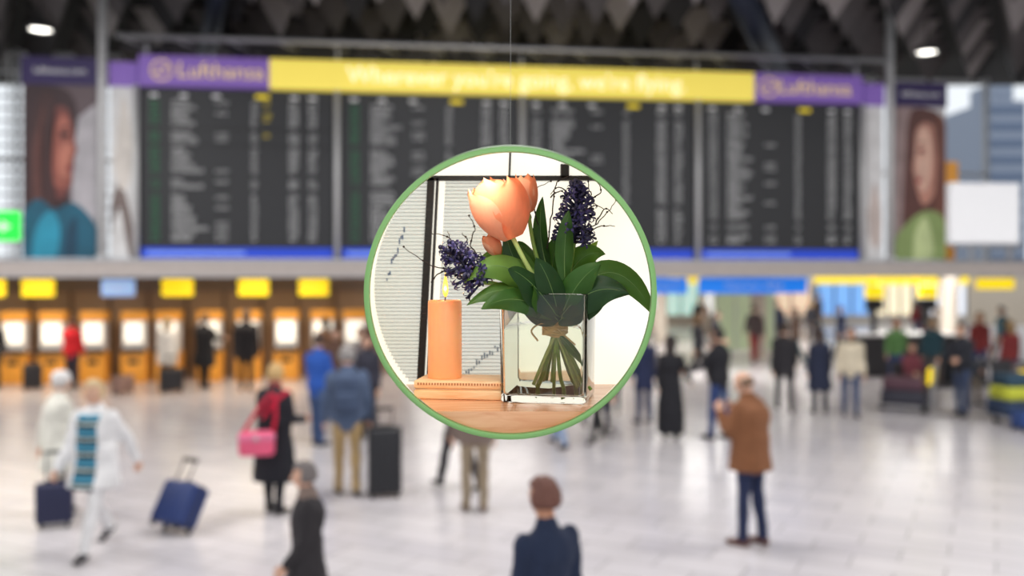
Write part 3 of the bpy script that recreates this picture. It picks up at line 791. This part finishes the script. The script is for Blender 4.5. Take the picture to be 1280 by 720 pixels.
# luggage trolleys
def trolley(x, y, face, cols_):
    b = MB()
    for sx in (-.28, .28):
        b.tube(catmull([(sx,-.5,.12),(sx,.4,.12),(sx,.48,.3),(sx,.55,1.0)], 5), .018, M_steel, 8)
        b.lathe([(.0,-.02),(.07,-.02),(.075,0),(.07,.02),(.0,.02)], M_black, (sx,.38,.075), 16, 'X')
    b.lathe([(.0,-.02),(.06,-.02),(.065,0),(.06,.02),(.0,.02)], M_black, (0,-.42,.065), 16, 'X')
    b.tube([(-.3,.56,1.0),(.3,.56,1.0)], .025, M_black, 10)
    for q in range(5): b.tube([(-.28,-.45+q*.2,.13),(.28,-.45+q*.2,.13)], .012, M_steel, 6)
    b.rbox(-.27,.27,.42,.46,.55,.85, M_ysign, .01, 2)
    z = .145
    for q, c in enumerate(cols_):
        h = (.28,.24,.22)[q]; m = mat("bag_%d_%d_%d" % c, c, .6, bump=.3, bscale=30)
        b.rbox(-.3+.03*q,.3-.02*q,-.42+.03*q,.38-.02*q,z,z+h, m, .06, 3)
        b.rbox(-.1,.1,-.44+.03*q,-.42+.03*q,z+h*.5,z+h*.62, M_black, .006, 1)
        z += h
    return b.obj("luggage_trolley", loc=(x, y, 0), rot=(0,0,radians(face)))
trolley(9.05, 16.3, 280, [(40,60,90), (195,200,60), (40,70,90)])
trolley(9.95, 17.5, 160, [(50,50,60), (70,90,60), (90,60,60)])
trolley(7.65, 17.7, 240, [(50,50,62), (90,60,72)])
person("woman_pushing_trolley", 9.95, 16.3, 1.7, 95, (58,60,52), (40,44,60), female=True, style='long', arms=((40,8,40,0),(40,8,40,0)))
suitcase("blue_suitcase", 8.75, 15.5, 20, .4, .3, .3, (40,70,130), 0, 0)

# ------------------------------------------------------------------ round display case with still life
case = empty("round_display_case", (0,0,0))
M_green = mat("rim_green", (136,188,114), .6, var=.03)
M_inner = mat("case_inner_white", (236,232,222), .7)
M_outer = mat("case_outer_green", (90,130,78), .6)
CZ = 2.669; CX = -.0024
b = MB()
b.lathe([(.2090,1.344),(.2165,1.344),(.2165,1.357),(.2090,1.357),(.2090,1.344)], M_green, (CX,0,CZ), 128, 'Y')
b.obj("rim", case, fix=True)
b = MB(); b.lathe([(.2115,1.357),(.268,1.700)], M_inner, (CX,0,CZ), 96, 'Y'); b.obj("shell_inner", case)
b = MB(); b.lathe([(.2125,1.357),(.2692,1.702),(.2692,1.706),(.0001,1.706)], M_outer, (CX,0,CZ), 96, 'Y'); b.obj("shell_outer", case)
def panelmat():
    m = bpy.data.materials.new("backlit_window_panel"); m.use_nodes = True; nt = m.node_tree; b = nt.nodes["Principled BSDF"]
    tc = nt.nodes.new("ShaderNodeTexCoord"); n = nt.nodes.new("ShaderNodeTexNoise"); n.inputs["Scale"].default_value = 4
    nt.links.new(tc.outputs["Object"], n.inputs["Vector"])
    cr = nt.nodes.new("ShaderNodeValToRGB"); cr.color_ramp.elements[0].position = .35; cr.color_ramp.elements[0].color = lin((255,246,222)); cr.color_ramp.elements[1].position = .65; cr.color_ramp.elements[1].color = lin((255,254,246))
    nt.links.new(n.outputs["Fac"], cr.inputs[0]); nt.links.new(cr.outputs[0], b.inputs["Emission Color"]); b.inputs["Emission Strength"].default_value = .98
    b.inputs["Base Color"].default_value = (.3,.3,.29,1); return m
b = MB(); b.lathe([(.0001,1.699),(.2675,1.699)], panelmat(), (CX,0,CZ), 96, 'Y'); b.obj("window_panel", case)
M_bar = mat("window_bar_black", (20,20,22), .5)
def chord(z): return sqrt(max(0, .2655**2-(z-CZ)**2))
b = MB()
zb = 2.874
b.box(CX-chord(zb)+.004, CX+chord(zb)-.004, 1.684, 1.698, zb-.0045, zb+.0045, M_bar)
def bar(x0, z0, x1, z1, w):
    b.add([(x0-w,1.684,z0),(x0+w,1.684,z0),(x1+w,1.684,z1),(x1-w,1.684,z1),(x0-w,1.698,z0),(x0+w,1.698,z0),(x1+w,1.698,z1),(x1-w,1.698,z1)],
          [(0,1,2,3),(4,7,6,5),(0,4,5,1),(1,5,6,2),(2,6,7,3),(3,7,4,0)], M_bar)
bar(-.170, 2.49, -.150, zb, .0065); bar(-.157, 2.49, -.138, zb, .0022)
bar(.098, zb, .098, 2.90, .008); bar(-.005, zb, -.003, 2.93, .0020)
b.obj("window_bars", case, fix=True)
def sheetmat():
    m = bpy.data.materials.new("blind_sheet"); m.use_nodes = True; nt = m.node_tree; b = nt.nodes["Principled BSDF"]; out = nt.nodes["Material Output"]
    b.inputs["Base Color"].default_value = lin((185,194,198)); b.inputs["Roughness"].default_value = .8
    t = nt.nodes.new("ShaderNodeBsdfTransparent"); t.inputs[0].default_value = (.90,.94,.96,1)
    ms = nt.nodes.new("ShaderNodeMixShader"); ms.inputs[0].default_value = .62
    nt.links.new(b.outputs[0], ms.inputs[1]); nt.links.new(t.outputs[0], ms.inputs[2]); nt.links.new(ms.outputs[0], out.inputs[0]); return m
b = MB(); M_sh = sheetmat(); M_bl = translucent_mat("blind_slat", (205,210,214), (225,230,232), .6, spec=.1)
k = 0; z = 2.497
while z < 2.866:
    xl = CX-chord(z)+.012
    b.box(xl, -.165+(z-2.5)*.055, 1.690, 1.6905, z, z+.0013, M_bl)
    b.box(-.142+(z-2.5)*.050, -.002+.008*sin(z*30), 1.690, 1.6905, z, z+.0013, M_bl)
    b.poly([V((xl,1.692,z)), V((-.165+(z-2.5)*.055,1.692,z)), V((-.165+(z-2.5)*.055,1.692,z+.0068)), V((xl,1.692,z+.0068))], M_sh)
    b.poly([V((-.142+(z-2.5)*.050,1.692,z)), V((-.004,1.692,z)), V((-.004,1.692,z+.0068)), V((-.142+(z-2.5)*.050,1.692,z+.0068))], M_sh)
    z += .0068
b.obj("blinds", case)
b = MB(); M_ch = mat("chart_blue", (90,116,156), .6); random.seed(4)
def chart(p0, p1, n, amp):
    for k in range(n):
        t = k/(n-1); x = p0[0]+(p1[0]-p0[0])*t; z = p0[1]+(p1[1]-p0[1])*t+random.uniform(-amp, amp)
        h = random.uniform(.002, .006)
        b.box(x-.0012, x+.0012, 1.6885, 1.690, z-h, z+h, M_ch)
chart((-.232, 2.69), (-.200, 2.775), 12, .008); chart((-.085, 2.51), (-.012, 2.575), 16, .006)
b.obj("wall_chart", case)
b = MB()
zt = CZ+.2675
b.tube([(CX, 1.69, zt), (CX, 1.69, 8.85)], .00016, M_lsteel, 6)
b.tube([(CX, 1.350, CZ+.2160), (CX, 1.350, 8.85)], .00010, M_lsteel, 6)
b.obj("suspension_wires", case)

def wood(name, c1, c2, sc_=(1,12,12), rough=.35):
    m = bpy.data.materials.new(name); m.use_nodes = True; nt = m.node_tree; b = nt.nodes["Principled BSDF"]
    tc = nt.nodes.new("ShaderNodeTexCoord"); mp = nt.nodes.new("ShaderNodeMapping"); mp.inputs["Scale"].default_value = sc_
    n = nt.nodes.new("ShaderNodeTexNoise"); n.inputs["Scale"].default_value = 6; n.inputs["Detail"].default_value = 6; n.inputs["Distortion"].default_value = .6
    cr = nt.nodes.new("ShaderNodeValToRGB"); cr.color_ramp.elements[0].position = .32; cr.color_ramp.elements[0].color = lin(c1); cr.color_ramp.elements[1].position = .68; cr.color_ramp.elements[1].color = lin(c2)
    nt.links.new(tc.outputs["Object"], mp.inputs[0]); nt.links.new(mp.outputs[0], n.inputs["Vector"]); nt.links.new(n.outputs["Fac"], cr.inputs[0])
    nt.links.new(cr.outputs[0], b.inputs["Base Color"]); b.inputs["Roughness"].default_value = rough; return m
M_wood = wood("table_wood", (222,154,108), (244,190,146), (2,14,14), .20)
M_wood2 = wood("pine_block", (255,190,128), (255,220,168), (3,20,20), .45)
TZ = 2.4914
def shr(y): return .2105+(y-1.357)*(.0565/.343)
b = MB(); rings = []
for k in range(9):
    y = 1.362+(1.692-1.362)*k/8; r = shr(y)-.0015; ht = sqrt(r*r-(CZ-TZ)**2)
    n = 24; ring = [V((CX-ht, y, TZ)), V((CX+ht, y, TZ))]
    a0 = math.atan2(TZ-CZ, ht); a1 = -pi-a0
    for q in range(1, n): a = a0+(a1-a0)*q/n; ring.append(V((CX+r*cos(a), y, CZ+r*sin(a))))
    rings.append(ring)
b.loft(rings, M_wood, smooth=False); b.obj("wooden_table_top", fix=True)

b = MB()
b.rbox(-.079,.070,-.05,.05,0,.0150,M_wood2,.002,2); b.rbox(-.077,.068,-.048,.048,.0150,.0175,mat("box_paper_edge",(240,205,160),.8),.001,1); b.rbox(-.079,.070,-.05,.05,.0175,.0305,M_wood2,.002,2)
mslot = mat("slot_shadow_wood", (190,120,72), .7)
for k in range(30):
    x = -.073+k*.0047; b.box(x, x+.0024, -.0508, -.0495, .0235, .0270, mslot)
b.obj("pine_box", loc=(-.0765, 1.533, TZ+.0002), rot=(0,0,radians(-7)))
TB = TZ+.0308

M_wax = mat("orange_wax_glow", (252,176,124), .45, sss=.7, var=.05, emit=.22, ecol=(255,158,88))  # emission put into the wax imitates the glow of the burning candle
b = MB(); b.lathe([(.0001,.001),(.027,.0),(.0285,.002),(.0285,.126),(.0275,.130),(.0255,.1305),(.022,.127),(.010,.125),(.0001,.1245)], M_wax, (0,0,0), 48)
b.tube([(0,0,.124),(.0006,0,.132),(.0014,0,.139)], [.0011,.001,.0008], M_black, 8, True)
M_fl = mat("flame_glow", (255,190,70), .5, emit=1.6, var=.02); M_fl2 = mat("flame_core", (255,240,190), .5, emit=4, var=.02)
b.lathe([(.0001,.135),(.0034,.139),(.0050,.146),(.0044,.155),(.0022,.168),(.0001,.180)], M_fl, (.001,0,0), 20)
cdl = b.obj("pillar_candle", loc=(-.113, 1.532, TB))
l = bpy.data.lights.new("candle_light", 'POINT'); l.energy = .10; l.color = (1, .62, .28); l.shadow_soft_size = .004
o = bpy.data.objects.new("candle_light", l); COL.objects.link(o); o.parent = cdl; o.location = (.001, -.0065, .150)

def glass(name, c, ior=1.45):
    m = bpy.data.materials.new(name); m.use_nodes = True; nt = m.node_tree; b = nt.nodes["Principled BSDF"]
    b.inputs["Base Color"].default_value = c; b.inputs["Roughness"].default_value = 0.0; b.inputs["IOR"].default_value = ior; b.inputs["Transmission Weight"].default_value = 1.0
    return m
M_glass = glass("clear_glass", (.96,.98,.97,1), 1.45)
VC = V((.0615, 1.508, TZ+.0003)); VR = (0,0,radians(-11))
vase = empty("glass_vase", VC, VR)
def rsq(h, r, z, n=6):
    P = []
    for q, (sx, sy) in enumerate(((1,1),(-1,1),(-1,-1),(1,-1))):
        for k in range(n+1):
            a = pi/2*q+pi/2*k/n; P.append(V((sx*(h-r)+r*cos(a), sy*(h-r)+r*sin(a), z)))
    return P
def rsq2(h, r, z, n=6):
    P = []
    for q, (sx, sy) in enumerate(((1,1),(-1,1),(-1,-1),(1,-1))):
        for k in range(n+1):
            a = pi/2*q+pi/2*k/n; P.append(V((sx*(h-r)+r*cos(a), sy*(h-r)+r*sin(a), z)))
    return P
H = .174; ho = .0695; hi = .0650
b = MB()
b.loft([rsq(ho-.004,.006,0), rsq(ho-.001,.008,.003), rsq(ho+.0015,.008,H-.002), rsq(ho+.0005,.007,H), rsq(hi+.0025,.006,H), rsq(hi+.0015,.005,H-.002), rsq(hi-.001,.005,.016), rsq(hi-.005,.004,.012)], M_glass)
b.obj("glass_body", vase, fix=True)
def watermat():
    m = bpy.data.materials.new("water"); m.use_nodes = True; nt = m.node_tree; out = nt.nodes["Material Output"]
    nt.nodes.remove(nt.nodes["Principled BSDF"])
    t = nt.nodes.new("ShaderNodeBsdfTransparent"); t.inputs[0].default_value = (.95,.97,.91,1); g = nt.nodes.new("ShaderNodeBsdfGlossy"); g.inputs["Roughness"].default_value = .02
    f = nt.nodes.new("ShaderNodeFresnel"); f.inputs[0].default_value = 1.33; ms = nt.nodes.new("ShaderNodeMixShader")
    nt.links.new(f.outputs[0], ms.inputs[0]); nt.links.new(t.outputs[0], ms.inputs[1]); nt.links.new(g.outputs[0], ms.inputs[2]); nt.links.new(ms.outputs[0], out.inputs[0]); return m
b = MB(); b.loft([rsq(hi-.006,.004,.0135), rsq(hi-.0018,.005,.018), rsq(hi-.0006,.005,.1135), rsq(hi-.0002,.005,.115)], watermat()); b.obj("water", vase, fix=True)

# bouquet
def D(a, b_, c=0.0): return V(((a-640)/758, 1.507+c, 2.7-(b_-340)/758))
P1 = 1/758
BQ = MB()
M_leaf = translucent_mat("leaf_green", (54,94,38), (112,155,38), .32, .5, 60, spec=.35)
M_leaf2 = translucent_mat("leaf_deep_green", (32,64,30), (70,112,32), .26, .48, 60, spec=.35)
M_leaf3 = translucent_mat("leaf_light_green", (96,134,58), (156,184,58), .35, .5, 60, spec=.35)
M_rib = mat("leaf_rib", (104,136,68), .5)
M_stem = mat("stem_green", (132,160,68), .45, var=.25, scale=60)
M_stem2 = mat("stem_pale", (180,196,112), .45, var=.2, scale=60)
M_pet = translucent_mat("tulip_petal", (248,190,152), (255,182,130), .36, .6, 30, .12, (6,6,1.2), spec=.2)
M_pet2 = translucent_mat("tulip_petal_deep", (240,160,116), (255,168,110), .36, .6, 30, .12, (6,6,1.2), spec=.2)
M_hy = translucent_mat("hyacinth_petal", (54,48,98), (80,66,140), .2, .5, 80, .35)
M_hyd = mat("hyacinth_bud", (36,34,64), .5, var=.4, scale=90)
M_twig = mat("twig_bark", (44,30,24), .8, var=.3, scale=120)
M_raf = mat("raffia", (220,180,110), .8, var=.2, scale=120)
def leaf(a, m_, t_, w, mt=None, facing=(0,-1,.5), roll=0, seed=0):
    mt = mt or M_leaf; N = 16; W = 4; w = w*P1*.5; F = V(facing).normalized(); rows = []; mid = []
    for i in range(N+1):
        t = i/N; p = a*(1-t)**2+m_*2*t*(1-t)+t_*t*t; tg = ((m_-a)*2*(1-t)+(t_-m_)*2*t).normalized()
        sd = tg.cross(F).normalized(); nm = sd.cross(tg).normalized()
        rr = radians(roll)*(t-.3); sd2 = sd*cos(rr)+nm*sin(rr); nm2 = nm*cos(rr)-sd*sin(rr)
        ww = w*max(.0, sin(pi*min(1, (.06+.94*t)**.85)))**.75 if i < N else w*.02
        row = []
        for k in range(-W, W+1):
            u = k/W; row.append(p+sd2*ww*u+nm2*(-abs(u)**1.3*ww*.32+.12*w*sin(t*11+seed+u*2)*abs(u)))
        rows.append(row); mid.append(p+nm2*-.0004)
    BQ.loft(rows, mt, caps=False, closed=False)
    BQ.tube([q+F*.0003 for q in mid[:-2]], [.0009*(1-i/(N+2)) for i in range(N-1)], M_rib, 5)
LV = [
 ((712,378,-.02),(765,296,-.05),(812,394,-.06),38,M_leaf),
 ((700,376,-.01),(752,340,-.02),(806,366,-.02),36,M_leaf3),
 ((700,372,.0),(722,305,.0),(757,318,-.01),34,M_leaf),
 ((705,350,-.03),(703,300,-.03),(710,264,-.03),23,M_leaf),
 ((686,340,.01),(670,290,.02),(679,244,.02),20,M_leaf2),
 ((684,382,-.03),(628,300,-.05),(583,353,-.06),36,M_leaf3),
 ((684,388,-.03),(636,340,-.05),(586,380,-.07),32,M_leaf),
 ((686,380,-.02),(640,340,-.03),(632,290,-.03),30,M_leaf2),
 ((670,350,-.0),(640,300,.0),(600,324,.0),26,M_leaf),
 ((694,394,-.06),(664,345,-.07),(636,336,-.09),38,M_leaf2),
 ((700,396,-.05),(738,345,-.07),(780,367,-.07),42,M_leaf2),
 ((692,396,-.05),(646,356,-.07),(604,384,-.09),30,M_leaf),
 ((700,385,.02),(718,340,.03),(750,300,.03),30,M_leaf3),
 ((690,380,.03),(688,330,.04),(702,290,.04),38,M_leaf2),
 ((688,372,.04),(660,320,.05),(648,300,.05),34,M_leaf2),
 ((700,372,.05),(730,330,.06),(750,326,.06),40,M_leaf2),
 ((700,400,-.045),(712,350,-.07),(746,330,-.08),36,M_leaf),
 ((696,398,-.045),(690,352,-.08),(668,322,-.08),34,M_leaf2),
 ((697,404,-.04),(670,372,-.05),(640,372,-.05),34,M_leaf2),
 ((697,404,-.04),(728,378,-.05),(756,372,-.05),34,M_leaf2),
 ((695,410,-.0),(660,380,.02),(645,352,.02),40,M_leaf2),
 ((697,410,.0),(735,380,.02),(752,350,.02),40,M_leaf2),
 ((695,408,-.02),(668,395,-.04),(652,380,-.045),24,M_leaf2),
 ((697,408,-.02),(722,395,-.04),(738,382,-.045),24,M_leaf),
 ((690,405,-.03),(676,372,-.06),(664,356,-.08),34,M_leaf),
]
random.seed(9)
for k, (a, m_, t_, w, mt) in enumerate(LV):
    leaf(D(*a), D(*m_), D(*t_), w, mt, facing=(random.uniform(-.35,.35), -1, random.uniform(.15,.9)), roll=random.uniform(-30,30), seed=k)
def stem(pts, r, mt=None, n=8): BQ.tube(catmull([D(*p) for p in pts], 6), r, mt or M_stem, n)
stem([(640,296,-.04),(652,320,-.045),(676,365,-.03),(693,412,.0),(718,470,.01),(732,488,.015)], .0038, M_stem2)
stem([(660,262,-.0),(668,310,.0),(686,370,.0),(695,415,.0),(700,470,.0),(706,490,0)], .0032)
stem([(620,318,-.02),(650,350,-.02),(685,390,-.01),(697,415,.0),(722,465,-.01),(738,486,-.02)], .0030)
stem([(718,300,.0),(712,340,.0),(702,390,.0),(696,415,.0),(680,470,.01),(672,488,.015)], .0040)
stem([(598,352,-.03),(630,358,-.03),(678,388,-.015),(692,414,.0),(712,470,.02),(722,488,.02)], .0036)
random.seed(13)
for k in range(15):
    x = random.uniform(-1, 1); c = random.uniform(-.018, .022)
    stem([(694+x*9,390,c*.4),(695+x*5,414,c*.3),(694-x*16+4,450,c*.9),(694-x*36+8,489-random.uniform(0,8),c*1.6)], random.uniform(.0020,.0038), random.choice([M_stem, M_stem2, M_stem2]))
leaf(D(700,425,-.02), D(716,440,-.03), D(734,462,-.03), 10, M_leaf)
for k in range(9):
    b0 = D(694,406+k*2.3,0); ring = [b0+V((.0200*cos(a*2*pi/20), .0200*sin(a*2*pi/20), .0014*sin(a+k))) for a in range(21)]
    BQ.tube(ring, .0019, M_raf, 6)
for pts in ([(694,412,-.021),(676,408,-.028),(664,416,-.030),(672,428,-.030)], [(694,414,-.021),(712,408,-.028),(726,416,-.030),(734,428,-.034)], [(694,414,-.021),(706,424,-.028),(718,434,-.030)], [(692,410,-.021),(680,400,-.03),(668,398,-.03)]):
    BQ.tube(catmull([D(*p) for p in pts], 6), .0015, M_raf, 6)
def tulip(base, tip, R, op=.0, seed=0, rot=0, layers=2):
    ax = tip-base; Hh = ax.length; ax.normalize(); e1 = ax.cross(V((0,1,0))).normalized(); e2 = ax.cross(e1)
    rnd = random.Random(seed)
    for layer in range(layers):
        for q in range(3):
            ph0 = rot+q*2*pi/3+layer*pi/3+rnd.uniform(-.15,.15); sc1 = (1.0, .9, .72)[layer]; hh = Hh*(.93, 1.0, .97)[layer]*rnd.uniform(.92,1.05); o2 = op*rnd.uniform(.2,1.5)*(1, .7, .3)[layer]
            rows = []
            for i in range(17):
                u = i/16; r = R*sc1*(sin(pi*(.06+.74*u))**.62)*(1-.08*u*u)+o2*R*u**3
                w = 1.18*(1-u**6)**.75*(.55+.45*min(1, u*2.2))+.03
                row = []
                for k in range(-6, 7):
                    v = k/6; a = ph0+v*w; rr = r*(1-.06*abs(v)**2*(1-u)+.08*abs(v)**3*u)*(1+.018*sin(v*8+seed+q)*u)
                    row.append(base+ax*(hh*(u-.05*v*v*u+.014*sin(v*6+q*2)*u))+e1*rr*cos(a)+e2*rr*sin(a))
                rows.append(row)
            BQ.loft(rows, M_pet if (layer+q) % 2 == 0 else M_pet2, caps=False, closed=False)
    BQ.ell(base+ax*.004, .006, M_stem2)
    BQ.tube([base, base+ax*Hh*.45], [.004,.003], M_stem2, 8)
tulip(D(642,298,-.04), D(612,226,-.05), 36*P1, .12, 1, .4, 3)
tulip(D(662,264,.015), D(655,216,.015), 15*P1, .10, 2, 1.0)
tulip(D(624,319,-.02), D(608,294,-.03), 11*P1, .05, 3, .2)
def hyacinth(base, tip, R, n, seed=0):
    rnd = random.Random(seed); ax = tip-base; L_ = ax.length; ax.normalize(); e1 = ax.orthogonal().normalized(); e2 = ax.cross(e1)
    BQ.tube([base, tip], [.005,.003], M_hyd, 8)
    for i in range(n):
        t = (i+.5)/n; a = i*2.39996; o = (e1*cos(a)+e2*sin(a)); d = (o*(1-.5*t)+ax*(.05+.9*t*t)+V((rnd.uniform(-.2,.2),rnd.uniform(-.2,.2),rnd.uniform(-.2,.2)))).normalized()
        rr = R*(.62+.38*sin(pi*min(1, .25+.7*t))); p0 = base+ax*L_*t; ln = rr*.72*rnd.uniform(.75,1.2)
        p1 = p0+d*ln
        BQ.tube([p0+d*.002, p0+d*ln*.6, p1], [.0016,.0026,.0030], M_hyd, 6)
        if t > .90: BQ.ell(p1, .0042, M_hyd, 8, 6); continue
        f1 = d.orthogonal().normalized(); f2 = d.cross(f1)
        for q in range(6):
            b_ = q*pi/3+rnd.random()*.3; g = f1*cos(b_)+f2*sin(b_); sd = d.cross(g)
            pl = .0115*rnd.uniform(.8,1.2); rows = []
            for k, (u, hgt, w) in enumerate(((.0,.0,.0014),(.3,.26,.0022),(.65,.36,.0020),(.9,.22,.0012),(1.05,.0,.0003))):
                c = p1+g*(.0022+pl*u*.8)+d*pl*hgt*1.3; rows.append([c-sd*w-d*.0004, c, c+sd*w-d*.0004])
            BQ.loft(rows, M_hy if rnd.random() < .6 else M_hyd, caps=False, closed=False)
hyacinth(D(717,304,0), D(722,238,0), 30*P1, 62, 5)
hyacinth(D(602,356,-.03), D(568,314,-.045), 28*P1, 50, 6)
TW = [[(700,330,0),(732,292,0),(758,268,.01),(771,250,.01)], [(745,280,.0),(756,262,0),(766,266,0)], [(690,330,.02),(672,275,.02),(668,238,.02),(690,224,.02)],
 [(684,310,.01),(692,255,.01),(698,226,.01),(716,220,.01),(726,232,.01)], [(606,335,-.02),(566,338,-.02),(532,328,-.02),(506,309,-.02)], [(600,335,-.03),(572,316,-.03),(560,288,-.03)],
 [(596,322,-.02),(566,300,-.02),(540,290,-.02)], [(704,305,.02),(736,256,.02),(738,226,.02),(728,218,.02)], [(722,300,0),(750,284,0),(770,282,0)], [(604,328,0),(588,306,0),(594,284,0),(586,270,0)],
 [(560,336,-.02),(545,346,-.02),(540,352,-.02)], [(672,305,.02),(656,240,.03),(662,214,.03)], [(712,240,.02),(700,232,.02),(690,240,.02)], [(740,250,.0),(752,240,0),(748,226,0)],
 [(690,245,.01),(700,236,.01),(712,246,.01)], [(575,318,-.03),(584,300,-.03),(578,290,-.03)], [(725,268,-.02),(742,258,-.02),(752,262,-.02)]]
for k, pts in enumerate(TW):
    P = catmull([D(*p) for p in pts], 8); n = len(P)
    P = [p+V((noise.noise(p*90+V((k,0,0)))*.004, 0, noise.noise(p*90+V((0,k,9)))*.004)) for p in P]
    BQ.tube(P, [.0014*(1-.6*i/n) for i in range(n)], M_twig, 6)
    for q in range(3, n, 7): BQ.ell(P[q], .0018, M_twig, 6, 5)
BQ.obj("flower_bouquet")

# ------------------------------------------------------------------ lights
def area(name, loc, sx, sy, e, c=(1,1,1), rot=(0,0,0)):
    l = bpy.data.lights.new(name, 'AREA'); l.shape = 'RECTANGLE'; l.size = sx; l.size_y = sy; l.energy = e; l.color = c
    o = bpy.data.objects.new(name, l); COL.objects.link(o); o.location = loc; o.rotation_euler = rot; return o
for (x, y) in [(-7, 3), (7, 3), (-8, 10), (0, 10.5), (8, 10), (0, -4), (-14, 12), (15, 12)]:
    area("hall_fill_light", (x, y, 7.8), 3, 3, 400, (1, .975, .965))  # added area lights without fixtures, above the view, to fill the hall
for (s, t, e, c) in [(-4, 3.5, 100, (1,.86,.7)), (1.5, 3.5, 100, (1,.86,.7)), (7, 6, 120, (1,.95,.9)), (13, 5, 160, (1,.98,.95)), (19, 5, 150, (1,.98,.95)), (13, 14, 170, (1,.96,.9)), (19, 14, 150, (1,.96,.9)), (7, 14, 150, (1,.96,.9)), (13, 22, 170, (1,.95,.88)), (8, 22, 150, (1,.95,.88))]:
    area("lower_hall_fill_light", fr(s, t, 2.6), 3, 1.5, e, c, (0, 0, ANG))  # unseen area lights added under the slab to brighten the lower hall
l = bpy.data.lights.new("case_fill_light", 'AREA'); l.size = .08; l.energy = .5; l.color = (1, .92, .82)  # added fill light, hidden inside the shell top, brightens the flowers
o = bpy.data.objects.new("case_fill_light", l); COL.objects.link(o); o.location = (-.06, 1.40, 2.866); o.rotation_euler = (radians(35), 0, 0); o.parent = case

w = bpy.data.worlds.new("World"); sc.world = w; w.use_nodes = True
w.node_tree.nodes["Background"].inputs[0].default_value = (.90, .95, 1.0, 1); w.node_tree.nodes["Background"].inputs[1].default_value = 1.05
sc.view_settings.view_transform = 'Standard'

# ------------------------------------------------------------------ camera
cam = bpy.data.cameras.new("camera"); co = bpy.data.objects.new("camera", cam); COL.objects.link(co)
co.location = (0, 0, 2.7); co.rotation_euler = (radians(90), 0, 0)
cam.lens = 32; cam.sensor_width = 36; cam.shift_y = -20/1280; cam.clip_start = .05; cam.clip_end = 300
cam.dof.use_dof = True; cam.dof.focus_distance = 1.46; cam.dof.aperture_fstop = 1.8
sc.camera = co
